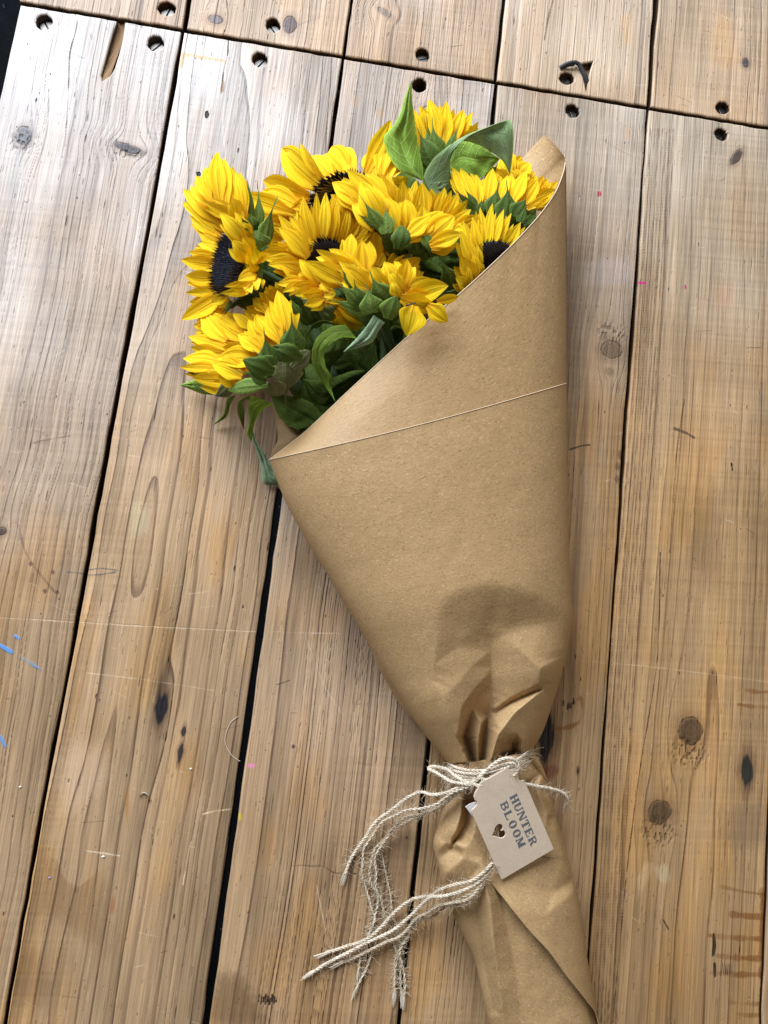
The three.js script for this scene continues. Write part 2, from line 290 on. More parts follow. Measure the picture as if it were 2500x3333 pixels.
const drips = (t, list, color) => { for (const [x0, y0, x1, y1, wd] of list) { t.line([[x0, y0], [(x0 + x1) / 2, (y0 + y1) / 2 + 3], [x1, y1]], color, wd); } };
const planks = [];
planks.push(plank({ seed: 11, x0: -0.366, x1: -0.2275, z0: Z0, z1: ZE, w: 340, h: 2048, pith: [-0.12, 0.02], ring: 0.0125, wob: 0.012, wave: 0.022, late: 0.72, tint: [0.97, 0.97, 0.98], wornSheenFrom: -0.35, wornSheenTo: 0.2, holes: lowHoles1, notch: [[408, 60], [403, 100], [398, 130], [386, 178], [372, 222], [358, 246], [333, 262], [329, 246], [347, 180], [366, 112], [382, 60]],
  left: () => -0.3659, right: (z) => lerp(-0.2268, -0.2305, sstep(-0.4, 0.4, z)),
  knots: [{ p: [78, 443], r: [26, 32], dark: 0.8, tone: [0.1, 0.095, 0.1], rough: 0.8 }, { p: [418, 483], r: [46, 15], a: 0.2, dark: 0.9, tone: [0.045, 0.038, 0.042], rough: 1.2 }, { p: [5, 1730], r: [14, 12], dark: 0.9, tone: [0.06, 0.035, 0.03] }],
  marks: (t) => {
    t.line([[38, 5], [243, 45], [228, 180], [222, 330], [212, 480]], 'rgba(70,55,45,0.5)', 3, 'rgba(30,30,30,0.8)');
    for (const p of [[0, 2100, 40, 2124, 9], [66, 2141, 112, 2165, 9], [112, 2167, 140, 2183, 6], [0, 2395, 18, 2430, 7], [50, 2070, 62, 2080, 6]]) t.line([[p[0], p[1]], [p[2], p[3]]], 'rgba(80,135,205,0.6)', p[4], 'rgba(190,190,190,0.7)');
    t.line([[0, 2010], [120, 2016], [240, 2024]], 'rgba(236,220,196,0.4)', 1.8, 'rgba(90,90,90,0.6)');
    t.line([[220, 1862], [290, 1868]], 'rgba(60,62,66,0.75)', 4);
    t.line([[10, 1722], [55, 1700], [80, 1790], [120, 1855], [180, 1930]], 'rgba(70,45,38,0.2)', 7);
    for (const q of [[100, 1835], [172, 1862], [146, 1924], [186, 1928]]) t.blob([[q[0] - 7, q[1]], [q[0], q[1] - 8], [q[0] + 7, q[1]], [q[0], q[1] + 9]], 'rgba(70,45,42,0.6)');
    t.line([[110, 1400], [150, 1415], [155, 1440], [110, 1440], [230, 1418]], 'rgba(90,66,50,0.4)', 4);
    t.blob([[118, 318], [122, 322], [118, 332], [114, 328]], 'rgba(25,22,25,0.9)');
  } }));
planks.push(plank({ seed: 23, x0: -0.2275, x1: -0.0848, z0: Z0, z1: ZE, w: 340, h: 2048, pith: [0.042, 0.030], taper: -0.034, ring: 0.0105, wob: 0.034, wave: 0.012, late: 0.62, bands: 1.7, tint: [1.0, 1.0, 1.0], wornSheenFrom: -0.35, wornSheenTo: 0.05, holes: lowHoles2,
  left: (z) => lerp(-0.2238, -0.2274, sstep(-0.4, 0.4, z)), right: (z) => lerp(-0.0853, -0.0893, sstep(-0.35, 0.1, z)),
  knots: [{ flame: 1, p: [527, 2303], r: [18, 62], dark: 0.97, tone: [0.018, 0.016, 0.02], pull: 1.6 }, { flame: 1, p: [597, 2382], r: [8, 18], dark: 0.95, tone: [0.02, 0.018, 0.02] }, { flame: 1, p: [588, 2446], r: [11, 34], dark: 0.95, tone: [0.02, 0.018, 0.02] }],
  marks: (t) => {
    t.line([[744, 127], [741, 180], [728, 235], [722, 300]], 'rgba(60,45,35,0.8)', 3, 'rgba(20,20,20,0.9)');
    t.blob([[726, 262], [731, 268], [728, 298], [718, 304], [719, 280]], 'rgba(130,100,75,0.8)');
    t.blob([[591, 166], [604, 172], [660, 182], [732, 195], [730, 203], [655, 192], [606, 186], [590, 224], [584, 222]], 'rgba(190,140,85,0.55)');
    t.blob([[669, 364], [676, 362], [681, 374], [674, 386], [668, 380]], 'rgba(10,8,8,0.95)', 'rgba(10,10,10,1)');
    t.blob([[640, 562], [650, 560], [654, 570], [644, 576]], 'rgba(8,8,10,0.95)', 'rgba(10,10,10,1)');
    t.line([[250, 2024], [440, 2036], [640, 2046], [840, 2055]], 'rgba(236,220,196,0.4)', 1.8, 'rgba(90,90,90,0.6)');
    t.line([[285, 2190], [420, 2206], [560, 2226], [700, 2248]], 'rgba(236,220,196,0.35)', 2);
    t.line([[285, 1872], [330, 1870], [375, 1862]], 'rgba(55,58,64,0.8)', 4); t.line([[288, 1855], [330, 1850], [382, 1856]], 'rgba(60,62,66,0.6)', 2.5);
    t.blob([[428, 1638], [450, 1628], [472, 1640], [482, 1690], [470, 1730], [432, 1740], [424, 1690]], 'rgba(225,205,180,0.18)', null, 4);
    t.blob([[410, 2570], [416, 2566], [420, 2610], [416, 2680], [408, 2640]], 'rgba(140,80,30,0.35)', null, 2);
    t.blob([[362, 2930], [370, 2915], [374, 2940], [368, 2970], [358, 2966]], 'rgba(140,80,30,0.4)', null, 2);
    t.blob([[330, 2440], [346, 2480], [345, 2520], [320, 2570], [280, 2610], [240, 2640], [200, 2620], [190, 2560], [200, 2470], [260, 2430]], 'rgba(215,190,150,0.22)', null, 5);
    
    t.blob([[118, 2815], [150, 2792], [185, 2796], [205, 2852], [250, 2890], [300, 2850], [322, 2860], [335, 2960], [338, 3080], [260, 3050], [200, 2990], [110, 2960]], 'rgba(110,68,42,0.22)', null, 5);
    t.blob([[60, 3130], [110, 3100], [145, 3160], [150, 3230], [110, 3275], [45, 3260], [36, 3190]], 'rgba(110,64,38,0.22)', null, 5);
    t.line([[196, 2330], [188, 2350], [200, 2345]], 'rgba(120,80,50,0.6)', 10);
    t.line([[660, 2650], [700, 2640], [752, 2633]], 'rgba(236,216,180,0.6)', 3); t.line([[595, 2880], [608, 2800], [622, 2740]], 'rgba(236,210,165,0.6)', 3);
    t.line([[275, 2768], [330, 2776], [390, 2786]], 'rgba(240,224,200,0.6)', 3);
  } }));
planks.push(plank({ seed: 37, x0: -0.0845, x1: 0.0555, z0: Z0, z1: ZE, w: 340, h: 2048, pith: [0.26, 0.02], ring: 0.0095, wob: 0.006, wave: 0.008, late: 1.0, tint: [0.97, 0.95, 0.93], wornSheenFrom: -0.4, wornSheenTo: 0.3, holes: lowHoles3,
  left: (z) => lerp(-0.0820, -0.0838, sstep(-0.35, 0.1, z)), right: () => 0.0546,
  knots: [{ p: [1395, 372], r: [30, 34], dark: 0.6, tone: [0.1, 0.075, 0.055] }, { p: [1087, 486], r: [9, 14], dark: 0.95, tone: [0.03, 0.025, 0.02] }, { p: [955, 2430], r: [4, 5], dark: 0.9, tone: [0.03, 0.03, 0.03] }],
  marks: (t) => {
    t.blob([[803, 2488], [815, 2484], [836, 2492], [822, 2500], [808, 2497]], 'rgba(215,125,165,0.7)');
    t.blob([[776, 2646], [786, 2650], [786, 2668], [778, 2670]], 'rgba(190,170,50,0.85)');
    t.line([[880, 2056], [1000, 2060], [1110, 2062]], 'rgba(236,220,196,0.45)', 2);
    t.line([[990, 2060], [1060, 2240], [1120, 2330]], 'rgba(235,222,205,0.16)', 3);
    t.line([[955, 2820], [985, 2818], [1020, 2822], [1050, 2821], [1090, 2843], [1160, 2846]], 'rgba(60,40,26,0.3)', 4, 'rgba(50,50,50,0.4)');
    t.blob([[710, 3170], [780, 3180], [830, 3260], [850, 3333], [690, 3333], [690, 3240]], 'rgba(60,34,22,0.34)', null, 6);
    for (let i = 0; i < 9; i++) t.line([[845 + i * 7, 3240 + (i % 3) * 5], [843 + i * 7, 3262 + (i % 2) * 8]], 'rgba(40,26,18,0.7)', 4, 'rgba(20,20,20,0.8)');
    t.line([[1040, 2700], [1000, 2930], [960, 3200]], 'rgba(70,45,30,0.3)', 2); t.line([[1030, 2880], [1060, 3030]], 'rgba(235,215,185,0.5)', 2);
    for (const q of [[1238, 370], [1160, 330]]) t.blob([[q[0] - 10, q[1] - 14], [q[0] + 8, q[1] - 12], [q[0] + 10, q[1] + 12], [q[0] - 9, q[1] + 10]], 'rgba(175,120,65,0.3)', null, 3);
  } }));
planks.push(plank({ seed: 41, x0: 0.0565, x1: 0.1972, z0: Z0, z1: ZE, w: 340, h: 2048, pith: [-0.05, 0.05], ring: 0.010, wob: 0.02, wave: 0.01, late: 0.5, tint: [0.95, 0.91, 0.82], wornSheenFrom: -0.4, wornSheenTo: 0.0, holes: lowHoles4,
  left: (z) => 0.0580, right: () => 0.1962,
  knots: [{ p: [1991, 1140], r: [36, 31], dark: 0.75, tone: [0.13, 0.08, 0.045], rough: -2.0 }, { p: [1985, 1211], r: [13, 11], dark: 0.5, tone: [0.13, 0.085, 0.05] }, { flame: 1, p: [1778, 2400], r: [30, 76], dark: 0.97, tone: [0.014, 0.014, 0.016] }, { flame: 1, p: [1881, 2510], r: [5, 16], dark: 0.95, tone: [0.02, 0.016, 0.014] }],
  marks: (t) => {
    t.line([[1866, 2290], [1890, 2270], [1897, 2320], [1885, 2350], [1850, 2368], [1800, 2372]], 'rgba(120,70,28,0.35)', 12);
    t.line([[1820, 2140], [1900, 2150], [1975, 2158]], 'rgba(232,214,184,0.4)', 2);
    for (const q of [[1867, 2282], [1834, 2290], [1848, 2300], [1856, 2296]]) t.line([[q[0], q[1] - 8], [q[0], q[1] + 8]], 'rgba(20,14,12,0.8)', 5);
    t.blob([[1760, 2505], [1800, 2490], [1815, 2510], [1790, 2535], [1765, 2535]], 'rgba(110,52,30,0.5)', null, 3);
    for (const q of [[2032, 1432], [2016, 1482], [2010, 1520], [2008, 1560]]) t.blob([[q[0] - 8, q[1]], [q[0], q[1] - 16], [q[0] + 9, q[1]], [q[0], q[1] + 14]], 'rgba(80,55,45,0.55)', null, 1);
    t.blob([[1944, 625], [1955, 622], [1957, 636], [1946, 640]], 'rgba(150,40,60,0.75)');
    t.line([[1855, 1463], [1890, 1452], [1920, 1448]], 'rgba(60,50,40,0.7)', 5);
    t.blob([[1900, 860], [1960, 840], [2040, 850], [2060, 900], [1980, 930], [1900, 920]], 'rgba(225,218,205,0.16)', null, 8);
    t.blob([[2036, 415], [2052, 420], [2050, 450], [2038, 448]], 'rgba(200,150,90,0.3)', null, 3);
    t.line([[1960, 450], [2000, 480], [2060, 510]], 'rgba(120,95,70,0.5)', 2);
  } }));
planks.push(plank({ seed: 53, x0: 0.1985, x1: 0.3372, z0: Z0, z1: ZE, w: 340, h: 2048, pith: [0.082, 0.024], taper: -0.012, ring: 0.0085, wob: 0.010, wave: 0.008, late: 0.6, tint: [0.93, 0.87, 0.74], wornSheenFrom: -0.42, wornSheenTo: -0.02, holes: lowHoles5,
  dense: (u, rr) => 0, left: () => 0.1990, right: (z) => 0.3366,
  knots: [{ p: [2248, 2380], r: [38, 42], dark: 0.85, tone: [0.06, 0.032, 0.018], rough: 1.6 }, { p: [2148, 2645], r: [34, 38], a: 0.5, dark: 0.85, tone: [0.06, 0.032, 0.018], rough: 1.6 }, { flame: 1, p: [2432, 2510], r: [25, 56], dark: 0.96, tone: [0.016, 0.018, 0.018] }, { p: [2398, 512], r: [14, 34], a: 0.5, dark: 0.85, tone: [0.03, 0.025, 0.025] }],
  marks: (t) => {
    for (let i = 0; i < 13; i++) { const x = 2098 + i * 8.2 + (i % 3) * 2; t.line([[x, 420], [x - 30, 900], [x - 75, 1500], [x - 130, 2200], [x - 190, 3333]], i % 2 ? 'rgba(88,60,36,0.34)' : 'rgba(70,46,28,0.42)', 3, 'rgba(70,70,70,0.4)'); }
    t.line([[2150, 1800], [2140, 2150], [2085, 2500], [2040, 2850], [1995, 3330]], 'rgba(60,36,20,0.6)', 2.5, 'rgba(15,15,15,0.8)');
    t.line([[2228, 1300], [2200, 1500], [2180, 1800]], 'rgba(70,46,28,0.55)', 4);
    drips(t, [[2425, 2246, 2500, 2252, 11], [2402, 2292, 2500, 2302, 10], [2345, 2885, 2490, 2912, 10], [2380, 2976, 2500, 2984, 16], [2305, 3044, 2485, 3056, 14], [2330, 3110, 2480, 3120, 14], [2310, 3166, 2480, 3172, 14], [2378, 3262, 2478, 3268, 11], [2400, 3300, 2476, 3304, 9]], 'rgba(104,62,26,0.34)');
    t.line([[2480, 2900], [2484, 2990], [2480, 3060], [2476, 3180]], 'rgba(112,66,26,0.4)', 18);
    t.line([[2324, 3040], [2326, 3080], [2322, 3110]], 'rgba(40,28,22,0.8)', 8, 'rgba(20,20,20,0.8)'); t.line([[2327, 3140], [2328, 3180]], 'rgba(40,28,22,0.7)', 6, 'rgba(20,20,20,0.8)');
    for (let i = 0; i < 5; i++) t.line([[2352 + i * 7, 3135 + i], [2356 + i * 6, 3172]], 'rgba(40,28,22,0.55)', 3);
    t.blob([[2075, 2860], [2100, 2810], [2120, 2815], [2116, 2850], [2080, 2910]], 'rgba(225,205,165,0.24)', null, 4); t.blob([[2135, 2825], [2170, 2815], [2180, 2860], [2160, 2875], [2138, 2850]], 'rgba(225,205,170,0.2)', null, 4);
    t.line([[1995, 2158], [2200, 2180], [2500, 2220]], 'rgba(232,214,184,0.3)', 2);
    t.blob([[2360, 2640], [2440, 2630], [2490, 2640], [2486, 2740], [2400, 2760], [2350, 2730]], 'rgba(96,80,60,0.35)', null, 4);
    t.line([[2080, 920], [2102, 922]], 'rgba(190,40,110,0.8)', 8); t.line([[2230, 928], [2232, 938]], 'rgba(170,40,90,0.7)', 5); t.line([[2268, 966], [2310, 978]], 'rgba(150,80,100,0.5)', 5);
    t.line([[2195, 1395], [2235, 1410], [2260, 1425]], 'rgba(60,44,36,0.6)', 8);
    t.blob([[2310, 1570], [2330, 1600], [2345, 1700], [2340, 1900], [2290, 1900], [2250, 1800], [2280, 1640]], 'rgba(110,72,46,0.30)', null, 5);
    t.blob([[2320, 950], [2380, 920], [2385, 990], [2330, 1000]], 'rgba(195,150,95,0.16)', null, 4);
    t.line([[2381, 1510], [2384, 1530]], 'rgba(30,22,18,0.8)', 5); t.line([[2160, 2995], [2176, 3025]], 'rgba(30,22,18,0.8)', 5);
  } }));
planks.push(plank({ seed: 61, x0: 0.3392, x1: 0.478, z0: Z0, z1: ZE, w: 256, h: 1024, pith: [-0.1, 0.03], ring: 0.011, late: 0.5, tint: [0.92, 0.9, 0.9], scratches: 30 }));
const ups = [];
const up = (seed, x0, x1, holes, extra) => { const p = plank({ seed, x0, x1, z0: ZT, z1: ZU, w: 320, h: 620, ring: 0.0105, wornSheenFrom: -0.9, wornSheenTo: -0.1, late: 0.5, scratches: 30, specks: 60, holes, ...extra }); planks.push(p); ups.push(p); };
up(71, -0.366, -0.2266, upHoles1, { pith: [-0.1, 0.02], tint: [1, 1, 1.02] });
up(73, -0.2230, -0.0842, upHoles2, { pith: [0.2, 0.03], tint: [1, 1, 1], knots: [{ p: [702, 64], r: [24, 16], dark: 0.7, tone: [0.06, 0.06, 0.08] }, { p: [945, 82], r: [23, 32], dark: 0.85, tone: [0.05, 0.03, 0.035] }], marks: (t) => t.line([[970, 82], [1000, 70], [1050, 52]], 'rgba(70,62,58,0.45)', 6) });
up(79, -0.0818, 0.0533, upHoles3, { pith: [0.25, 0.03], ring: 0.014, tint: [0.97, 0.95, 0.93], knots: [{ p: [1255, 42], r: [30, 10], a: 0.5, dark: 0.6, tone: [0.1, 0.09, 0.09] }] });
up(83, 0.0569, 0.1958, upHoles4, { pith: [-0.12, 0.04], tint: [1.02, 0.97, 0.88], marks: (t) => { t.line([[1800, 0], [1785, 60], [1772, 130]], 'rgba(80,62,48,0.6)', 6); t.blob([[2020, 60], [2050, 50], [2056, 130], [2030, 140]], 'rgba(195,140,80,0.26)', null, 4); } });
up(89, 0.2008, 0.3362, upHoles5, { pith: [0.05, 0.03], tint: [1.02, 0.98, 0.9], knots: [{ p: [2427, 205], r: [13, 20], dark: 0.9, tone: [0.04, 0.04, 0.055] }], marks: (t) => { t.line([[2424, 0], [2426, 100], [2427, 200]], 'rgba(80,60,45,0.6)', 3); t.blob([[2330, 40], [2380, 60], [2400, 190], [2350, 230], [2310, 180]], 'rgba(195,140,80,0.26)', null, 6); } });
up(97, 0.3386, 0.478, [], { pith: [0.0, 0.03], w: 200, h: 400 });
[[0, lowHoles1], [1, lowHoles2], [2, lowHoles3], [3, lowHoles4], [4, lowHoles5], [6, upHoles1], [7, upHoles2], [8, upHoles3], [9, upHoles4], [10, upHoles5]].forEach(([i, h]) => screws(planks[i], h, i + 3));
{ // the torn-out strip at the end of the first plank shows raw wood; a dark splinter lies in the torn corner of another
  const s = surf(6, 14, (u, v) => { const a = at(lerp(378, 322, v), lerp(58, 268, v)), b = at(lerp(412, 350, v), lerp(64, 262, v)); return a.lerp(b, u).setY(-0.0055 + 0.004 * v * v + (noise(u * 9, v * 12) - 0.5) * 0.0016); });
  under(planks[0], 'torn_strip', s, MAT.rawWood).userData.label = 'raw brown wood where a strip tore out';
  const t = surf(4, 6, (u, v) => at(lerp(1880, 1936, u), lerp(194, 306, v)).setY(-0.006 + (noise(u * 5, v * 9) - 0.5) * 0.002)); under(planks[9], 'torn_corner', t, MAT.rawWood);
  const sp = mergeGeometries([tube([at(1822, 220, 0.001), at(1850, 206, 0.004), at(1878, 204, 0.004), at(1894, 226, 0.002), at(1906, 252, 0), at(1911, 268, -0.002)], 0.0016, 7, 0.0022), tube([at(1824, 224, 0), at(1850, 214, 0.002), at(1870, 212, 0.002)], 0.0014, 7, 0.0008)]);
  under(planks[9], 'splinter', sp, MAT.splinter);
}
for (const z of [-0.45, -0.345, 0.46]) { const b = new THREE.BoxGeometry(0.86, 0.04, 0.07); b.translate(0.056, -THICK - 0.0215, z); part('batten', b, MAT.darkWood, table); }
for (const x of [-0.32, 0.42]) for (const z of [-0.6, 0.5]) { const b = new THREE.BoxGeometry(0.06, -FLOOR - THICK - 0.0425, 0.06); b.translate(x, (FLOOR - THICK - 0.0425) / 2, z); part('leg', b, MAT.darkWood, table); }
part('metal_strip', tube([V3(-0.0855, -0.03, -0.2), V3(-0.0846, -0.03, 0.1), V3(-0.084, -0.03, 0.3), V3(-0.0835, -0.03, 0.44)], 0.0006, 8), MAT.steel, table);
// ---------------------------------------------------------------- kraft paper wrap
function kraft(seed, base, size, speck) {
  const c = canvasOf(size, size), b = canvasOf(size, size), cx = c.getContext('2d'), bx = b.getContext('2d'), ci = cx.createImageData(size, size), bi = bx.createImageData(size, size), r = rng(seed);
  for (let j = 0; j < size; j++) for (let i = 0; i < size; i++) {
    const n = noise(i / 2.4, j / 2.4), n2 = noise(i / 7 + 50, j / 7), n3 = fbm(i / 60, j / 60), m = 1.0 + 0.24 * (n - 0.5) + 0.08 * (n2 - 0.5) + 0.06 * (n3 - 0.5) + 0.2 * (r() - 0.5), k = (j * size + i) * 4;
    ci.data[k] = srgb(base[0] * m); ci.data[k + 1] = srgb(base[1] * m); ci.data[k + 2] = srgb(base[2] * m); ci.data[k + 3] = 255;
    const v = 128 + 60 * (n - 0.5) + 60 * (n2 - 0.5) + 30 * (r() - 0.5); bi.data[k] = bi.data[k + 1] = bi.data[k + 2] = v; bi.data[k + 3] = 255;
  }
  cx.putImageData(ci, 0, 0); bx.putImageData(bi, 0, 0);
  for (let i = 0; i < speck; i++) { const x = r() * size, y = r() * size, a = r() * 6.28, l = 1 + r() * 5, q = r(); cx.strokeStyle = q < 0.5 ? 'rgba(80,50,28,' + (0.2 + r() * 0.45) + ')' : 'rgba(240,212,170,' + (0.15 + r() * 0.42) + ')'; cx.lineWidth = 0.6 + r() * 0.7; cx.beginPath(); cx.moveTo(x, y); cx.lineTo(x + Math.cos(a) * l, y + Math.sin(a) * l); cx.stroke(); }
  const m = texOf(c, true, true), bm = texOf(b, false, true);
  return [m, bm];
}
const [kraftMap, kraftBump] = kraft(3, [0.375, 0.232, 0.103], 512, 4200);
for (const t of [kraftMap, kraftBump]) t.repeat.set(1 / 0.16, 1 / 0.16);
const PAPER = new THREE.MeshPhysicalMaterial({ map: kraftMap, bumpMap: kraftBump, bumpScale: 0.0002, roughness: 0.56, specularIntensity: 0.6 });
const EDGE_HIGHLIGHT = new THREE.MeshStandardMaterial({ color: new THREE.Color(0.62, 0.45, 0.28), roughness: 0.8 });  // lighter than the paper: the highlight along its edges is put into the colour
const wrap = thing('paper_wrap', 'cone of brown kraft paper wrapped round the sunflowers and tied at its neck', 'wrapping paper', at(1620, 2480, 0));
const pl = (pairs) => (t) => { let i = 1; while (i < pairs.length - 1 && pairs[i][0] < t) i++; const [a, b] = [pairs[i - 1], pairs[i]], k = clamp((t - a[0]) / (b[0] - a[0])), s = k * k * (3 - 2 * k); return lerp(a[1], b[1], lerp(k, s, 0.5)); };
// distance from a polyline, in the plane of the print
function near(pts, x, y) { let best = 1e9, tb = 0; for (let i = 1; i < pts.length; i++) { const [ax, ay] = pts[i - 1], [bx, by] = pts[i], dx = bx - ax, dy = by - ay, t = clamp(((x - ax) * dx + (y - ay) * dy) / (dx * dx + dy * dy)), d = Math.hypot(x - ax - dx * t, y - ay - dy * t); if (d < best) { best = d; tb = (i - 1 + t) / (pts.length - 1); } } return [best, tb]; }
const coneFold = facets([
  [[740, 1280, 0], [880, 1225, 0], [1000, 1205, 0], [1080, 1200, 0], [1160, 1215, 0], [1236, 1280, 0]], [[740, 1280, 0], [790, 1380, 0], [830, 1440, 0], [870, 1510, 0], [905, 1570, 0], [958, 1652, 0]], [[1236, 1280, 0], [1238, 1336, 0], [1216, 1450, 0], [1193, 1525, 0], [1173, 1582, 0], [1150, 1628, 0]],
  [[950, 1306, 0.3], [985, 1278, 0.4], [1040, 1262, 0.4], [1110, 1268, 0.4], [1182, 1298, 0.2], [1230, 1328, 0]], [[950, 1302, 0.5], [945, 1380, 1], [934, 1470, 1]],
  [[1018, 1440, -5], [985, 1480, -1], [956, 1505, 2.5], [973, 1559, 3], [1008, 1648, 2]], [[1047, 1463, -9], [1020, 1495, -6], [998, 1527, -2], [989, 1592, 2], [1012, 1648, 1]],
  [[1036, 1500, -14], [1013, 1545, -18], [1003, 1592, -21], [1022, 1654, -23]], [[1040, 1560, -11], [1032, 1600, -7], [1034, 1654, -6]],
  [[1062, 1354, -9], [1060, 1395, -11], [1062, 1450, -13], [1058, 1520, -18], [1050, 1575, -22], [1041, 1654, -24]],
  [[985, 1400, -4], [992, 1362, -4.5], [1040, 1352, -6.5], [1080, 1366, -8]], [[1090, 1362, -8], [1120, 1354, -8], [1165, 1347, -6], [1232, 1337, 0]],
  [[1083, 1368, -9], [1120, 1400, -3], [1167, 1443, 4], [1164, 1476, 2]], [[1164, 1480, 1], [1110, 1503, -7], [1072, 1528, -13]], [[1160, 1491, -6], [1100, 1519, -13], [1064, 1546, -16]],
  [[1156, 1501, 1], [1110, 1540, 3], [1076, 1585, 4], [1056, 1650, 2]], [[1170, 1482, 0], [1187, 1505, -2], [1180, 1560, 0]],
  [[1092, 1592, 1], [1110, 1583, 2], [1142, 1592, 1]], [[1104, 1608, -13], [1116, 1654, -14]], [[1130, 1600, 2], [1134, 1652, 0]]]);
function coneBump(x, y) {
  let h = y > 1205 ? coneFold(x, y, lerp(13, 2, sstep(1330, 1430, y))) * 1.15 : 0;
  h += 0.0005 * (fbm(x / 90, y / 120) - 0.5) * 2 + (noise(x / 26, y / 34) - 0.5) * 0.0003;
  h += 0.0012 * Math.exp(-near([[700, 960], [780, 900], [870, 840], [905, 790]], x, y)[0] / 60);
  return h;
}
const coneL = along([[582, 993], [615, 1080], [655, 1155], [700, 1230], [745, 1305], [790, 1380], [840, 1468], [905, 1570], [972, 1654]]);
const coneR = along([[1224, 828], [1226, 1000], [1230, 1200], [1234, 1280], [1237, 1335], [1229, 1385], [1215, 1450], [1192, 1525], [1172, 1582], [1146, 1624]]);
const hsC = pl([[0, 0.038], [0.5, 0.034], [0.8, 0.03], [1, 0.026]]), HpC = pl([[0, 0.050], [0.45, 0.045], [0.75, 0.036], [1, 0.022]]);
function coneXYH(s, a) {
  const L = coneL(s), R = coneR(s), u = (1 - Math.cos(a)) / 2, sag = 8 * Math.sin(Math.PI * u) * (1 - sstep(0, 0.5, s));
  const x = lerp(L[0], R[0], u), y = lerp(L[1], R[1], u) + sag, sn = Math.sin(a), hs = hsC(s);
  if (a <= Math.PI) return [x, y, hs + HpC(s) * Math.pow(Math.max(sn, 0), 0.9) + coneBump(x, y) * sstep(0, 0.3, sn)];
  return [x, y, hs - (hs - 0.0015) * Math.pow(Math.max(-sn, 0), 0.55)];
}
const conePoint = (s, a) => dat(...coneXYH(s, a));
part('front_panel', surf(210, 260, (u, v) => conePoint(v, u * Math.PI), 0.22, 0.36), PAPER, wrap);
part('under_panel', surf(40, 60, (u, v) => conePoint(v, Math.PI + u * Math.PI), 0.22, 0.36), PAPER, wrap);
// an inner layer shows its edge along the left side near the neck
part('inner_layer', surf(10, 30, (u, v) => { const A = along([[792, 1376], [815, 1437], [853, 1505], [886, 1549], [910, 1568], [956, 1632]])(v), B = coneXYH(0.52 + 0.47 * v, 0.5); return dat(lerp(A[0], B[0], u), lerp(A[1], B[1], u), lerp(0.016, B[2] - 0.003, u) + 0.003 * Math.sin(v * 9)); }, 0.05, 0.12), PAPER, wrap);
// the layer above the crease, ending in the long cut edge that the flowers lean over
const lip = along([[582, 993], [660, 932], [760, 838], [880, 728], [1000, 628], [1100, 535], [1165, 465], [1200, 415], [1217, 372], [1222, 345]]);
const lipH = (a) => lerp(0.036, 0.05, a) + 0.046 * Math.pow(Math.sin(Math.PI * clamp(a)), 0.75);
function flapPoint(t, v) {
  const a = (1 - Math.cos(Math.PI * t)) / 2, A = lip(a), B = coneXYH(Math.max(0, v - 1), Math.PI * t), w = Math.min(v, 1), x = lerp(A[0], B[0], w), y = lerp(A[1], B[1], w);
  return dat(x, y, lerp(lipH(a), B[2] - 0.0014, w) + 0.7 * coneBump(x, y) * (1 - w) * w * 4 * Math.sin(Math.PI * a));
}
part('front_flap', surf(150, 70, (t, v) => flapPoint(t, v * 1.035), 0.22, 0.14), PAPER, wrap);
const edgeLine = (f, n, r) => { const p = []; for (let i = 0; i <= n; i++) p.push(f(i / n)); return tube(p, r, 6); };
part('cut_edge', edgeLine((t) => flapPoint(t, 0), 60, 0.00042), EDGE_HIGHLIGHT, wrap);
part('crease_edge', edgeLine((t) => conePoint(0, t * Math.PI), 60, 0.00038), EDGE_HIGHLIGHT, wrap);
// the sheet behind the flowers, curling up into the right side
const backTop = along([[590, 880], [800, 690], [1000, 480], [1175, 291]]);
const backR = along([[1175, 291, 0.030], [1192, 305, 0.043], [1207, 322, 0.052], [1216, 335, 0.055], [1222, 352, 0.054], [1224, 480, 0.048], [1225, 650, 0.042], [1224, 832, 0.038]]);
const backL = along([[590, 880, 0.010], [597, 915, 0.012], [600, 950, 0.016], [590, 990, 0.022], [700, 1020, 0.004]]);
part('back_panel', surf(70, 60, (u, v) => {
  const L = backL(v), R = backR(v), T = backTop(u), B = [lerp(700, 1224, u), lerp(1020, 832, u)];
  const x = lerp(T[0], B[0], v) + lerp(L[0] - lerp(590, 700, v), R[0] - lerp(1175, 1224, v), u), y = lerp(T[1], B[1], v) + lerp(L[1] - lerp(880, 1020, v), R[1] - lerp(291, 832, v), u);
  return dat(x, y, 0.004 + (L[2] - 0.004) * Math.pow(1 - u, 5) + (R[2] - 0.004) * Math.pow(u, 7));
}, 0.24, 0.2), PAPER, wrap);
